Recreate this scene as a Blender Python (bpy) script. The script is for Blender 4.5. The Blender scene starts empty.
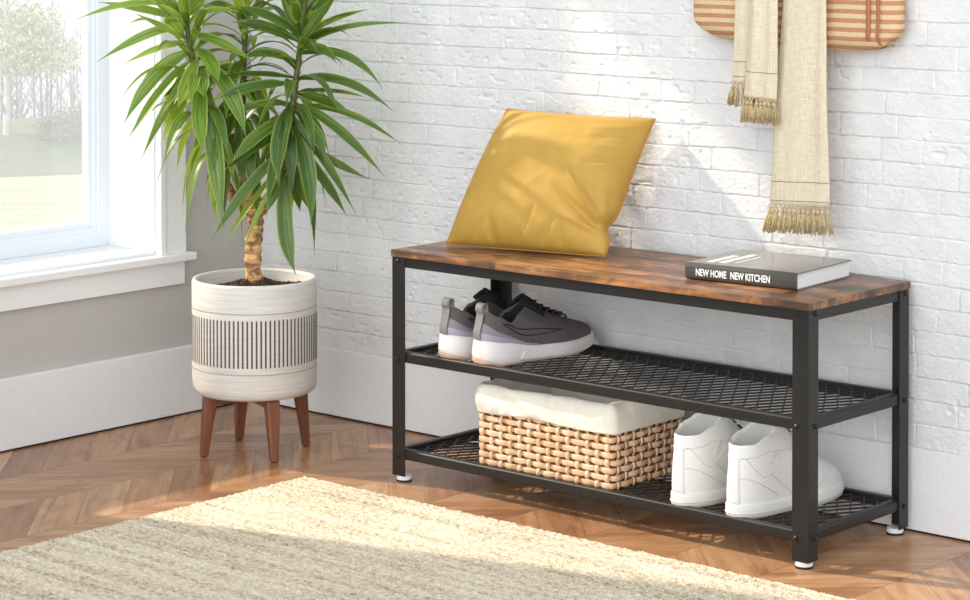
import bpy, bmesh, math, random
import numpy as np
from mathutils import Vector, Matrix
R = random.Random(7)
PI = math.pi
D = bpy.data
SC = bpy.context.scene
COL = SC.collection

# ------------------------------------------------------------------ camera, light, exposure
CF, CCX, CCY = 2377.04, 485.0, -33.79
CPOS = Vector((3.9351, -3.6760, 1.1050)); YAW, PITCH = 0.72097, 0.0232
cd = D.cameras.new('camera'); cam = D.objects.new('camera', cd); COL.objects.link(cam)
cam.location = CPOS; cam.rotation_euler = (PI/2 - PITCH, 0, YAW)
cd.sensor_fit = 'HORIZONTAL'; cd.sensor_width = 36; cd.lens = CF/970*36
cd.shift_y = (CCY - 300)/970; cd.clip_start = .05; cd.clip_end = 500
SC.camera = cam
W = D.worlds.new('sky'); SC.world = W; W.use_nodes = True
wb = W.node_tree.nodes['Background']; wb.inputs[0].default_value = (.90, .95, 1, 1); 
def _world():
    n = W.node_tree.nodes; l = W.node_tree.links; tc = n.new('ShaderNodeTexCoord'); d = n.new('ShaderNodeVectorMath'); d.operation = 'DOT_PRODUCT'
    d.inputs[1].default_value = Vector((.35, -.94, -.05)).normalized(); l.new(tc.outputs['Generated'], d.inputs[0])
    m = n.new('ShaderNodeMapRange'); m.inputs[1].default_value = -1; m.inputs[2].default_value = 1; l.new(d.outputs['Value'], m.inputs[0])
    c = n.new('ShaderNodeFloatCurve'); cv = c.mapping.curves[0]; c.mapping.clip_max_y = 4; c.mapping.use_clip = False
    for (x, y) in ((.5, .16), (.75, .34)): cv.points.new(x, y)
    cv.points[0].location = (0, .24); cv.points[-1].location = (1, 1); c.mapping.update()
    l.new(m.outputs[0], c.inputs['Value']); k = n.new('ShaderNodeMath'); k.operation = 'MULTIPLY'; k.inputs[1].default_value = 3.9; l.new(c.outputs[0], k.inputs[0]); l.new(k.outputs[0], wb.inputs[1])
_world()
sd = D.lights.new('sun', 'SUN'); sun = D.objects.new('sun', sd); COL.objects.link(sun)
sd.energy = 6.6; sd.color = (1, .87, .70); sd.angle = math.radians(1.3)
SUND = Vector((1, .30, -.72)).normalized()
sun.location = (-3, -2, 4); sun.rotation_euler = SUND.to_track_quat('-Z', 'Y').to_euler()
SC.view_settings.view_transform = 'Standard'; SC.view_settings.look = 'None'
SC.view_settings.exposure = 0.12; SC.view_settings.gamma = 1; SC.view_settings.use_curve_mapping = False

# pixel -> world helper (only to measure positions at a chosen real depth)
VR = Vector((math.cos(YAW), math.sin(YAW), 0)); VH = Vector((-math.sin(YAW), math.cos(YAW), 0))
VV = VH*math.cos(PITCH) - Vector((0, 0, math.sin(PITCH))); VU = VH*math.sin(PITCH) + Vector((0, 0, math.cos(PITCH)))
def ray(u, v): return VV + VR*((u - CCX)/CF) - VU*((v - CCY)/CF)
def at(u, v, ax, val):
    d = ray(u, v); t = (val - CPOS[ax])/d[ax]; return CPOS + d*t
def atd(u, v, c, dd=0):
    d = ray(u, v); t = (Vector(c) - CPOS).dot(VV) + dd; return CPOS + d*t

# ------------------------------------------------------------------ mesh helpers
class MB:
    def __init__(s): s.v = []; s.f = []; s.m = []; s.uv = []; s.has = False
    def add(s, vs, fs, mi=0, uvs=None):
        o = len(s.v); s.v += [tuple(x) for x in vs]
        if uvs: s.has = True
        s.uv += (list(uvs) if uvs else [(0, 0)]*len(vs))
        for f in fs: s.f.append([o + i for i in f]); s.m.append(mi)
    def box(s, a, b, mi=0, rot=None, ctr=None):
        (x0, y0, z0), (x1, y1, z1) = a, b
        vs = [Vector(p) for p in ((x0,y0,z0),(x1,y0,z0),(x1,y1,z0),(x0,y1,z0),(x0,y0,z1),(x1,y0,z1),(x1,y1,z1),(x0,y1,z1))]
        if rot is not None:
            c = Vector(ctr); vs = [c + rot @ (v - c) for v in vs]
        s.add(vs, [(0,3,2,1),(4,5,6,7),(0,1,5,4),(1,2,6,5),(2,3,7,6),(3,0,4,7)], mi)
    def tube(s, pts, r, n=8, mi=0, cap=True, flat=1, ref=None):
        pts = [Vector(p) for p in pts]; m = len(pts); rr = r if isinstance(r, (list, tuple)) else [r]*m
        vs = []; nrm = Vector(ref) if ref is not None else None
        for i, p in enumerate(pts):
            t = (pts[min(i+1, m-1)] - pts[max(i-1, 0)]).normalized()
            if nrm is None: nrm = t.orthogonal()
            nrm = (nrm - t*nrm.dot(t))
            if nrm.length < 1e-6: nrm = t.orthogonal()
            nrm.normalize(); b = t.cross(nrm)
            for k in range(n):
                a = 2*PI*k/n; vs.append(p + nrm*(math.cos(a)*rr[i]*flat) + b*(math.sin(a)*rr[i]))
        fs = [(i*n+k, i*n+(k+1) % n, (i+1)*n+(k+1) % n, (i+1)*n+k) for i in range(m-1) for k in range(n)]
        if cap: fs += [tuple(range(n))[::-1], tuple((m-1)*n+k for k in range(n))]
        s.add(vs, fs, mi)
    def rings(s, rings, closed=True, mi=0, cap0=False, cap1=False, uv=False):
        n = len(rings[0]); m = len(rings); vs = [p for r in rings for p in r]
        k2 = n if closed else n-1
        fs = [(i*n+k, i*n+(k+1) % n, (i+1)*n+(k+1) % n, (i+1)*n+k) for i in range(m-1) for k in range(k2)]
        if cap0: fs.append(tuple(range(n))[::-1])
        if cap1: fs.append(tuple((m-1)*n+k for k in range(n)))
        s.add(vs, fs, mi, [(k/max(1, n-1), i/max(1, m-1)) for i in range(m) for k in range(n)] if uv else None)
    def lathe(s, prof, c=(0, 0), n=48, mi=0, closed=False):
        s.rings([[(c[0]+r*math.cos(2*PI*k/n), c[1]+r*math.sin(2*PI*k/n), z) for k in range(n)] for r, z in prof], True, mi)
    def xf(s, M):
        s.v = [tuple(M @ Vector(p)) for p in s.v]; return s
    def build(s, name, mats, parent=None, smooth=False, bevel=0, seg=2, solid=0, sub=0, ang=40):
        me = D.meshes.new(name); me.from_pydata(s.v, [], s.f)
        for m in (mats if isinstance(mats, (list, tuple)) else [mats]): me.materials.append(m)
        me.polygons.foreach_set('material_index', s.m)
        if s.has:
            ul = me.uv_layers.new(name='UVMap'); li = np.zeros(len(me.loops), dtype=np.int32)
            me.loops.foreach_get('vertex_index', li); ul.data.foreach_set('uv', np.array(s.uv, dtype=np.float32)[li].ravel())
        if smooth: me.polygons.foreach_set('use_smooth', [True]*len(me.polygons))
        me.update()
        if not s.v or len(s.v) < 60000:
            bm = bmesh.new(); bm.from_mesh(me); bmesh.ops.recalc_face_normals(bm, faces=bm.faces) if not s.has else None; bm.to_mesh(me); bm.free()
        o = D.objects.new(name, me); COL.objects.link(o)
        if parent: o.parent = parent
        if solid:
            q = o.modifiers.new('thick', 'SOLIDIFY'); q.thickness = solid; q.offset = 0
        if bevel:
            q = o.modifiers.new('bevel', 'BEVEL'); q.width = bevel; q.segments = seg; q.limit_method = 'ANGLE'; q.angle_limit = math.radians(30); q.harden_normals = False
        if sub:
            q = o.modifiers.new('sub', 'SUBSURF'); q.levels = q.render_levels = sub
        return o
def empty(name, loc=(0, 0, 0), rz=0, **k):
    o = D.objects.new(name, None); COL.objects.link(o); o.location = loc; o.rotation_euler = (0, 0, rz); o.empty_display_size = .05
    tag(o, **k); return o
def tag(o, label=None, cat=None, group=None, kind=None):
    if label: o['label'] = label
    if cat: o['category'] = cat
    if group: o['group'] = group
    if kind: o['kind'] = kind
    return o
def structure(o, label=None): o['kind'] = 'structure'; (label and tag(o, label)); return o
def rz(a): return Matrix.Rotation(a, 4, 'Z')
def T(x, y, z): return Matrix.Translation((x, y, z))
def sst(a, b, x):
    t = min(1, max(0, (x-a)/(b-a))); return t*t*(3-2*t)
def lerp(a, b, t): return a + (b-a)*t
def interp(x, pts):
    for (a, b), (c, d) in zip(pts, pts[1:]):
        if x <= c: return b + (d-b)*sst(0, 1, (x-a)/(c-a))
    return pts[-1][1]
def vnoise(X, Y, seed=0):
    X = np.asarray(X, float); Y = np.asarray(Y, float); xi = np.floor(X).astype(np.int64); yi = np.floor(Y).astype(np.int64)
    fx = X-xi; fy = Y-yi; fx = fx*fx*(3-2*fx); fy = fy*fy*(3-2*fy)
    def h(a, b):
        n = (a*374761393 + b*668265263 + seed*974711) & 0xffffffff
        n = ((n ^ (n >> 13))*1274126177) & 0xffffffff
        return ((n ^ (n >> 16)) & 0xffff)/65535.
    return (h(xi, yi)*(1-fx)+h(xi+1, yi)*fx)*(1-fy) + (h(xi, yi+1)*(1-fx)+h(xi+1, yi+1)*fx)*fy
def grid_object(name, P, mats, parent=None, smooth=True):
    n, m, _ = P.shape; idx = np.arange(n*m).reshape(n, m)
    q = np.stack([idx[:-1, :-1], idx[1:, :-1], idx[1:, 1:], idx[:-1, 1:]], -1).reshape(-1, 4)
    me = D.meshes.new(name); me.vertices.add(n*m); me.vertices.foreach_set('co', P.reshape(-1).astype(np.float32))
    me.loops.add(q.size); me.loops.foreach_set('vertex_index', q.ravel().astype(np.int32))
    me.polygons.add(len(q)); me.polygons.foreach_set('loop_start', np.arange(0, q.size, 4, dtype=np.int32))
    me.polygons.foreach_set('loop_total', np.full(len(q), 4, dtype=np.int32))
    me.polygons.foreach_set('use_smooth', np.full(len(q), smooth)); me.update(calc_edges=True); me.validate()
    me.materials.append(mats); o = D.objects.new(name, me); COL.objects.link(o)
    if parent: o.parent = parent
    return o

# ------------------------------------------------------------------ materials
def srgb(r, g, b):
    f = lambda c: (c/255/12.92 if c/255 <= .04045 else ((c/255+.055)/1.055)**2.4)
    return (f(r), f(g), f(b), 1)
class Mat:
    def __init__(s, name, col=(200, 200, 200), rough=.6, metal=0, spec=.5, **k):
        s.m = D.materials.new(name); s.m.use_nodes = True; s.t = s.m.node_tree; s.n = s.t.nodes; s.l = s.t.links
        s.b = s.n['Principled BSDF']; s.b.inputs['Base Color'].default_value = srgb(*col)
        s.b.inputs['Roughness'].default_value = rough; s.b.inputs['Metallic'].default_value = metal
        s.b.inputs['Specular IOR Level'].default_value = spec
        for a, v in k.items(): s.b.inputs[a].default_value = v
    def node(s, ty, **k):
        n = s.n.new(ty)
        for a, v in k.items():
            if a in n.inputs: n.inputs[a].default_value = v
            else: setattr(n, a, v)
        return n
    def coord(s, scale=(1, 1, 1), out='Object', rot=(0, 0, 0)):
        c = s.node('ShaderNodeTexCoord'); m = s.node('ShaderNodeMapping'); m.inputs['Scale'].default_value = scale; m.inputs['Rotation'].default_value = rot
        s.l.new(c.outputs[out], m.inputs[0]); return m.outputs[0]
    def noise(s, vec, sc=5, det=4, rough=.55, dist=0):
        n = s.node('ShaderNodeTexNoise'); n.inputs['Scale'].default_value = sc; n.inputs['Detail'].default_value = det
        n.inputs['Roughness'].default_value = rough; n.inputs['Distortion'].default_value = dist
        s.l.new(vec, n.inputs['Vector']); return n.outputs['Fac']
    def ramp(s, fac, stops):
        r = s.node('ShaderNodeValToRGB'); e = r.color_ramp.elements
        while len(e) < len(stops): e.new(.5)
        for i, (p, c) in enumerate(stops): e[i].position = p; e[i].color = srgb(*c)
        s.l.new(fac, r.inputs[0]); return r.outputs[0]
    def mix(s, fac, a, b, mode='MIX'):
        m = s.node('ShaderNodeMix', data_type='RGBA', blend_type=mode)
        for i, v in ((0, fac), (6, a), (7, b)):
            if hasattr(v, 'is_output'): s.l.new(v, m.inputs[i])
            else: m.inputs[i].default_value = v
        return m.outputs[2]
    def math(s, op, a, b=0):
        m = s.node('ShaderNodeMath', operation=op)
        for i, v in ((0, a), (1, b)):
            if hasattr(v, 'is_output'): s.l.new(v, m.inputs[i])
            else: m.inputs[i].default_value = v
        return m.outputs[0]
    def color(s, o): s.l.new(o, s.b.inputs['Base Color']); return s
    def rough(s, o): s.l.new(o, s.b.inputs['Roughness']); return s
    def bump(s, h, st=.3, d=.002):
        b = s.node('ShaderNodeBump'); b.inputs['Strength'].default_value = st; b.inputs['Distance'].default_value = d
        s.l.new(h, b.inputs['Height']); s.l.new(b.outputs[0], s.b.inputs['Normal']); return s
def speck(name, c1, c2, rough=.6, sc=40, bump=.15, stretch=(1, 1, 1)):
    m = Mat(name, c1, rough); v = m.coord(stretch); f = m.noise(v, sc, 5)
    m.color(m.ramp(f, [(.3, c1), (.7, c2)])).bump(f, bump, .002); return m.m

def mk_brick():
    m = Mat('white_painted_brick', (238, 237, 236), .55); v = m.coord()
    f = m.noise(v, 14, 5, .6); m.color(m.ramp(f, [(.3, (216, 216, 217)), (.7, (229, 228, 226))]))
    g = m.noise(v, 230, 4, .7); g2 = m.noise(v, 60, 3, .6); m.bump(m.math('ADD', g, m.math('MULTIPLY', g2, 1.4)), .8, .0018); return m.m
M_BRICK = mk_brick()
M_WALL = speck('grey_plaster', (184, 181, 176), (191, 188, 183), .8, 160, .12)
def mk_base():
    m = Mat('speckled_white_board', (225, 224, 222), .6); v = m.coord()
    f = m.noise(v, 190, 2, .5); m.color(m.ramp(f, [(.25, (212, 210, 208)), (.33, (226, 226, 225)), (.75, (231, 231, 230))])).bump(f, .15, .001); return m.m
M_BASE = mk_base()
M_TRIM = Mat('white_trim', (236, 236, 236), .35).m
M_SASH = Mat('white_window_frame', (232, 237, 244), .3).m

def mk_floor():
    m = Mat('oak_chevron', (170, 120, 80), .42)
    uv = m.node('ShaderNodeUVMap'); mp = m.node('ShaderNodeMapping'); mp.inputs['Scale'].default_value = (4, 46, 1); m.l.new(uv.outputs[0], mp.inputs[0])
    g = m.noise(mp.outputs[0], 1.0, 6, .6, .9)
    mp2 = m.node('ShaderNodeMapping'); mp2.inputs['Scale'].default_value = (7, 15, 1); m.l.new(uv.outputs[0], mp2.inputs[0])
    g2 = m.noise(mp2.outputs[0], 1.0, 4, .6, 1.2)
    c = m.ramp(g, [(.22, (140, 100, 72)), (.42, (176, 134, 98)), (.6, (194, 154, 116)), (.85, (212, 176, 138))])
    c2 = m.ramp(g2, [(.3, (176, 140, 116)), (.5, (250, 250, 250)), (.8, (255, 252, 246))])
    at_ = m.node('ShaderNodeAttribute', attribute_name='tone')
    tone = m.ramp(at_.outputs['Fac'], [(0, (196, 176, 166)), (.3, (226, 210, 200)), (.65, (248, 236, 226)), (1, (255, 252, 246))])
    c = m.mix(.5, c, c2, 'MULTIPLY'); c = m.mix(.9, c, tone, 'MULTIPLY')
    m.color(c).bump(g, .12, .001); m.rough(m.ramp(g2, [(0, (160, 160, 160)), (1, (135, 135, 135))])); return m.m
M_FLOOR = mk_floor()
def mk_rustic():
    m = Mat('rustic_brown_wood', (150, 90, 55), .4); v = m.coord()
    bt = m.node('ShaderNodeTexBrick'); bt.inputs['Scale'].default_value = 1; bt.inputs['Brick Width'].default_value = .15; bt.inputs['Row Height'].default_value = .047
    bt.inputs['Mortar Size'].default_value = .0004; bt.inputs['Color1'].default_value = (0, 0, 0, 1); bt.inputs['Color2'].default_value = (1, 1, 1, 1); bt.inputs['Mortar'].default_value = (.25, .25, .25, 1); bt.inputs['Bias'].default_value = 0
    bt.offset = .37; bt.squash = 1.5; bt.squash_frequency = 3
    w = m.node('ShaderNodeVectorMath', operation='ADD'); wn = m.node('ShaderNodeTexNoise'); wn.inputs['Scale'].default_value = 9; wn.inputs['Detail'].default_value = 3
    m.l.new(v, wn.inputs['Vector']); sc = m.node('ShaderNodeVectorMath', operation='SCALE'); sc.inputs['Scale'].default_value = .016; m.l.new(wn.outputs['Color'], sc.inputs[0])
    m.l.new(v, w.inputs[0]); m.l.new(sc.outputs[0], w.inputs[1]); m.l.new(w.outputs[0], bt.inputs['Vector'])
    gv = m.coord((4, 42, 42)); g = m.noise(gv, 1, 6, .65, 1.2)
    bl = m.noise(m.coord((11, 20, 20)), 1, 5, .62, 1.0)
    f = m.math('ADD', m.math('MULTIPLY', g, .5), m.math('ADD', m.math('MULTIPLY', bt.outputs['Color'], .16), m.math('MULTIPLY', bl, .58)))
    c = m.ramp(f, [(.42, (48, 34, 28)), (.53, (84, 58, 42)), (.62, (118, 80, 54)), (.72, (164, 114, 72)), (.86, (206, 160, 110))])
    m.color(c).bump(g, .1, .0008); m.b.inputs['Coat Weight'].default_value = .15; m.b.inputs['Coat Roughness'].default_value = .3; return m.m
M_RUSTIC = mk_rustic()
M_METAL = speck('black_powder_coat', (22, 21, 20), (25, 24, 23), .42, 300, .05)
M_MESH = Mat('black_wire', (30, 28, 27), .5).m
M_SCREW = Mat('black_screw', (38, 38, 38), .22, .4).m
M_WHITEPL = Mat('white_plastic', (232, 232, 230), .35).m
M_RUBBER = Mat('black_rubber', (25, 24, 23), .7).m
def mk_cushion():
    m = Mat('mustard_velvet', (214, 166, 52), .62); v = m.coord(); f = m.noise(v, 9, 4)
    m.color(m.ramp(f, [(.3, (178, 138, 54)), (.7, (190, 151, 66))])); m.b.inputs['Sheen Weight'].default_value = .22; m.b.inputs['Sheen Roughness'].default_value = .4
    m.b.inputs['Sheen Tint'].default_value = srgb(255, 225, 150)
    m.bump(m.noise(v, 700, 2), .25, .0006); return m.m
M_CUSH = mk_cushion()
M_PIPE = Mat('ochre_piping', (176, 122, 38), .6).m
M_COVER = Mat('grey_brown_cover', (118, 113, 104), .22, **{'Coat Weight': .3, 'Coat Roughness': .15}).m
M_SPINE = Mat('dark_spine', (74, 70, 65), .38).m
def mk_pages():
    m = Mat('page_edges', (236, 236, 234), .8); w = m.node('ShaderNodeTexWave', bands_direction='Z'); w.inputs['Scale'].default_value = 420; m.l.new(m.coord(), w.inputs[0])
    m.color(m.ramp(w.outputs['Fac'], [(0, (214, 214, 214)), (.5, (240, 240, 239))])); return m.m
M_PAGES = mk_pages()
M_INK = Mat('white_print', (245, 245, 242), .5).m
def mk_pot():
    m = Mat('whitewashed_ceramic', (222, 216, 208), .55); v = m.coord((5, 5, 170)); f = m.noise(v, 2.2, 5, .6)
    m.color(m.ramp(f, [(.3, (194, 188, 180)), (.7, (216, 211, 204))])).bump(f, .15, .001); return m.m
M_POT = mk_pot()
M_GROOVE = Mat('dark_glaze_lines', (84, 76, 66), .7).m
def wood(name, a, b, st=(30, 30, 3)):
    m = Mat(name, a, .45); f = m.noise(m.coord(st), 1.6, 5, .6, 1); m.color(m.ramp(f, [(.3, a), (.7, b)])).bump(f, .1, .001); return m.m
M_WALNUT = wood('walnut_leg', (92, 52, 32), (138, 84, 54))
M_SOIL = speck('dark_soil', (38, 26, 20), (92, 66, 48), .95, 160, .8)
def mk_trunk():
    m = Mat('yucca_bark', (190, 130, 70), .75); v = m.coord((1, 1, 1.8)); f = m.noise(v, 44, 3, .55, .6)
    f2 = m.noise(v, 90, 4)
    c = m.ramp(f, [(.38, (50, 52, 22)), (.44, (120, 74, 34)), (.50, (190, 122, 60)), (.60, (222, 172, 104)), (.72, (232, 200, 146))]); m.color(m.mix(.35, c, m.ramp(f2, [(.3, (120, 80, 40)), (.7, (240, 210, 160))]))).bump(f, .6, .004); return m.m
M_TRUNK = mk_trunk()
M_STEM = speck('green_stem', (66, 74, 34), (110, 104, 50), .6, 60)
def mk_leaf():
    m = Mat('yucca_leaf', (80, 120, 40), .36); uv = m.node('ShaderNodeUVMap'); sp = m.node('ShaderNodeSeparateXYZ'); m.l.new(uv.outputs[0], sp.inputs[0])
    u = m.math('ABSOLUTE', m.math('SUBTRACT', m.math('FRACT', sp.outputs[0]), .5))   # 0 mid .. .5 edge
    ti = m.math('FLOOR', sp.outputs[0]); ti = m.math('MULTIPLY', ti, .1)             # 0..0.9 leaf tint
    st = m.node('ShaderNodeTexNoise'); st.inputs['Scale'].default_value = 1; mp = m.node('ShaderNodeMapping'); mp.inputs['Scale'].default_value = (16, 1.2, 1)
    m.l.new(uv.outputs[0], mp.inputs[0]); m.l.new(mp.outputs[0], st.inputs['Vector'])
    base = m.ramp(ti, [(0, (38, 72, 26)), (.25, (62, 100, 34)), (.5, (92, 130, 42)), (.75, (140, 166, 52))])
    pale = m.ramp(ti, [(0, (120, 148, 76)), (.7, (218, 220, 116))])
    k = m.node('ShaderNodeMapRange'); m.l.new(u, k.inputs[0]); k.inputs[1].default_value = .36; k.inputs[2].default_value = .47
    c = m.mix(m.math('MULTIPLY', k.outputs[0], .75), base, pale)
    c = m.mix(m.math('MULTIPLY', m.math('GREATER_THAN', st.outputs['Fac'], .57), .4), c, pale)
    m.color(c); m.b.inputs['Subsurface Weight'].default_value = 0
    tr = m.node('ShaderNodeBsdfTranslucent'); m.l.new(m.mix(.5, c, srgb(190, 215, 60)), tr.inputs[0]); mx = m.node('ShaderNodeMixShader'); mx.inputs[0].default_value = .28
    m.l.new(m.b.outputs[0], mx.inputs[1]); m.l.new(tr.outputs[0], mx.inputs[2]); m.l.new(mx.outputs[0], m.n['Material Output'].inputs[0]); return m.m
M_LEAF = mk_leaf()
def mk_rug():
    m = Mat('jute_loops', (206, 192, 166), .95, spec=.1)
    row = m.noise(m.coord((1.6, 45, 1)), 1, 3, .6); fine = m.noise(m.coord((110, 140, 110)), 1, 2, .5); blot = m.noise(m.coord(), 5, 3)
    f = m.math('ADD', m.math('MULTIPLY', row, .42), m.math('ADD', m.math('MULTIPLY', fine, .5), m.math('MULTIPLY', blot, .12)))
    m.color(m.ramp(f, [(.34, (142, 122, 94)), (.44, (194, 178, 152)), (.54, (220, 207, 184)), (.70, (240, 230, 212))])).bump(fine, .5, .002); return m.m
M_RUG = mk_rug()
def mk_linen(name, a, b, w=700):
    m = Mat(name, a, .9, spec=.2); v = m.coord(); f1 = m.noise(m.coord((60, 60, w)), 1, 2); f2 = m.noise(m.coord((w, w, 50)), 1, 2)
    f = m.math('ADD', m.math('MULTIPLY', f1, .5), m.math('MULTIPLY', f2, .5)); m.color(m.ramp(f, [(.36, a), (.64, b)])).bump(f, .4, .0008); m.b.inputs['Sheen Weight'].default_value = .1; return m.m
M_LINEN = mk_linen('beige_linen', (200, 187, 158), (226, 215, 192))
M_SEAM = Mat('linen_hem_thread', (150, 128, 92), .9).m
M_FRINGE = speck('straw_fringe', (168, 144, 100), (212, 192, 150), .9, 250, .4)
def mk_bag():
    m = Mat('striped_canvas', (200, 140, 100), .85); sp = m.node('ShaderNodeSeparateXYZ'); m.l.new(m.coord(), sp.inputs[0])
    wv = m.noise(m.coord((6, 6, 6)), 1, 2); z = m.math('ADD', sp.outputs[2], m.math('MULTIPLY', wv, .006))
    f = m.math('FRACT', m.math('MULTIPLY', z, 1/.0162)); f = m.math('GREATER_THAN', f, .5)
    c = m.mix(f, srgb(180, 122, 80), srgb(212, 188, 150)); m.color(m.mix(.15, c, m.ramp(m.noise(m.coord(), 300, 2), [(.3, (170, 110, 80)), (.7, (240, 220, 190))]))); return m.m
M_BAG = mk_bag(); M_BAGTRIM = Mat('terracotta_webbing', (172, 112, 78), .85).m
def mk_wicker():
    m = Mat('natural_wicker', (222, 184, 134), .5); f = m.noise(m.coord((40, 40, 40)), 1, 4); m.color(m.ramp(f, [(.3, (206, 160, 118)), (.5, (228, 188, 148)), (.72, (240, 210, 178))])).bump(m.noise(m.coord((30, 30, 500)), 1, 2), .2, .001); return m.m
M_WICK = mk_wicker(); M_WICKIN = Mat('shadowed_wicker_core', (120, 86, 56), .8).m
M_LINER = speck('cream_cotton', (224, 217, 202), (232, 226, 213), .8, 60, .15)
M_UP = speck('charcoal_knit', (84, 78, 76), (104, 97, 95), .8, 420, .35)
M_LINING = Mat('black_lining', (30, 29, 29), .9).m
M_LILAC = Mat('lilac_film', (164, 154, 170), .35).m
M_TAB = speck('grey_webbing', (112, 112, 111), (130, 130, 129), .6, 300, .3)
M_SOLE = Mat('white_foam', (232, 227, 222), .5).m
M_PINK = Mat('peach_outsole', (228, 190, 168), .6).m
M_MARK = Mat('black_outline', (40, 42, 38), .6).m
M_LACE = Mat('dark_lace', (58, 54, 54), .85).m
M_WLEA = speck('white_leather', (222, 221, 218), (228, 227, 224), .45, 220, .1)
M_WSOLE = Mat('white_rubber_sole', (222, 221, 214), .5).m
M_WLIN = Mat('pale_canvas_lining', (206, 207, 200), .85).m
M_WSTITCH = Mat('pale_stitching', (206, 204, 201), .7).m

# ------------------------------------------------------------------ room shell
# floor: chevron planks, one mesh, a tone per plank
def build_floor():
    me_v = []; me_f = []; uv = []; tone = []
    cw = .1865; x0 = .007 - cw*2; pitch = .1088; gap = .0004
    for c in range(-1, 24):
        xa = x0 + cw*c; xb = xa + cw; up = (c % 2 == 1)
        # odd columns rise with x, even columns fall
        for k in range(-6, 62):
            yk = (-.016 if (c % 2 == 0) else -.016 - cw) - pitch*k
            if c % 2 == 0: ya, yb = yk, yk - cw
            else: ya, yb = yk, yk + cw
            if max(ya, yb) < -5.3 or min(ya, yb) - pitch > .3: continue
            o = len(me_v)
            me_v += [(xa+gap, ya-gap, 0), (xa+gap, ya-pitch+gap, 0), (xb-gap, yb-pitch+gap, 0), (xb-gap, yb-gap, 0)]
            s = 1 if c % 2 == 0 else -1; ru, rv = R.random()*20, R.random()*20
            uv += [(ru, rv+pitch*.707), (ru+.04, rv), (ru+.30, rv), (ru+.26, rv+pitch*.707)]
            me_f.append((o, o+1, o+2, o+3)); tone.append(R.random())
    o = len(me_v)
    me_v += [(-.4, .3, -.002), (5.2, .3, -.002), (5.2, -5.4, -.002), (-.4, -5.4, -.002), (-.4, .3, -.05), (5.2, .3, -.05), (5.2, -5.4, -.05), (-.4, -5.4, -.05)]
    me_f += [(o, o+3, o+2, o+1), (o+4, o+5, o+6, o+7), (o, o+1, o+5, o+4), (o+1, o+2, o+6, o+5), (o+2, o+3, o+7, o+6), (o+3, o, o+4, o+7)]; uv += [(0, 0)]*8; tone += [0]*6
    me = D.meshes.new('floor'); me.from_pydata(me_v, [], me_f)
    ul = me.uv_layers.new(name='UVMap'); a = me.attributes.new('tone', 'FLOAT', 'FACE'); a.data.foreach_set('value', tone)
    for p in me.polygons:
        for li in p.loop_indices: ul.data[li].uv = uv[me.loops[li].vertex_index]
    me.materials.append(M_FLOOR); m2 = Mat('floor_gap', (110, 76, 54), .8).m; me.materials.append(m2)
    for i in range(len(me.polygons)-6, len(me.polygons)): me.polygons[i].material_index = 1
    ob = D.objects.new('floor', me); COL.objects.link(ob); structure(ob)
build_floor()

def build_brick():
    xs = np.concatenate([np.arange(.012, .16, .004), np.arange(.16, 2.03, .0013), np.arange(2.03, 2.9, .004)]); zs = np.concatenate([np.arange(.146, .97, .0013), np.arange(.97, 1.5, .004)]); X, Z = np.meshgrid(xs, zs, indexing='ij')
    wz = Z + .0040*(vnoise(X*6, Z*9, 3)-.5) + .0013*(vnoise(X*60, Z*60, 4)-.5)
    wx = X + .006*(vnoise(X*8, Z*14, 5)-.5) + .002*(vnoise(X*50, Z*50, 6)-.5)
    p = .0421; r = np.floor((wz-.444)/p).astype(int); fz = (wz-.444) - r*p
    dz = np.minimum(fz, p-fz); dx = np.full_like(dz, 9.); bid = np.zeros_like(r)
    rr = random.Random(11)
    for k in range(r.min(), r.max()+1):
        m = r == k; js = []; x = -.05 - rr.random()*.1
        while x < 3.1: js.append(x); x += rr.choice((.085, .12, .145, .16, .165, .13))*rr.uniform(.92, 1.06)
        js = np.array(js); xx = wx[m]; i = np.searchsorted(js, xx) ; i = np.clip(i, 1, len(js)-1)
        dx[m] = np.minimum(xx-js[i-1], js[i]-xx); bid[m] = i + k*37
    # rounded corner distance
    q = .006; cx = np.maximum(q-dx, 0); cz = np.maximum(q-dz, 0); d = q - np.sqrt(cx*cx+cz*cz)
    d = d + .0022*(vnoise(X*130, Z*130, 8)-.5)
    fill = vnoise(X*13, Z*13, 20)                       # paint fills some joints
    t = np.clip((d-.0004)/.0014, 0, 1); h = t*t*(3-2*t)
    fl = np.clip((fill-.45)*2.0, 0, .7)
    # joints are cracks mostly on vertical edges softer
    vert = (dx < dz); fl = np.where(vert, np.clip(fl+.22, 0, .9), fl)
    h = 1-(1-h)*(1-fl)
    rough = .0007*(vnoise(X*22, Z*30, 9)-.5) + .0007*(vnoise(X*90, Z*110, 10)-.5) + .0006*(vnoise(X*220, Z*220, 13)-.5)
    pit = np.clip(vnoise(X*70, Z*90, 21)-.74, 0, 1)*.014*(vnoise(X*6, Z*6, 22) > .5)
    tilt = .0012*(((bid*7919) % 97)/97.-.5)
    Y = -(.0010 + .0055*h + rough + tilt*h - pit)
    P = np.stack([X, Y, Z], -1); o = grid_object('wall_back', P, M_BRICK); return o
wb_ = build_brick(); structure(wb_)
b = MB(); b.box((-.2, 0, 0), (5.2, .12, 3.0)); b.box((2.88, -.006, 0), (5.2, 0, 3.0)); b.box((0, -.006, 1.49), (2.89, 0, 3.0))
o = b.build('wall_back_core', M_BRICK); o.parent = wb_; o.name = 'masonry_core'

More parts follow.
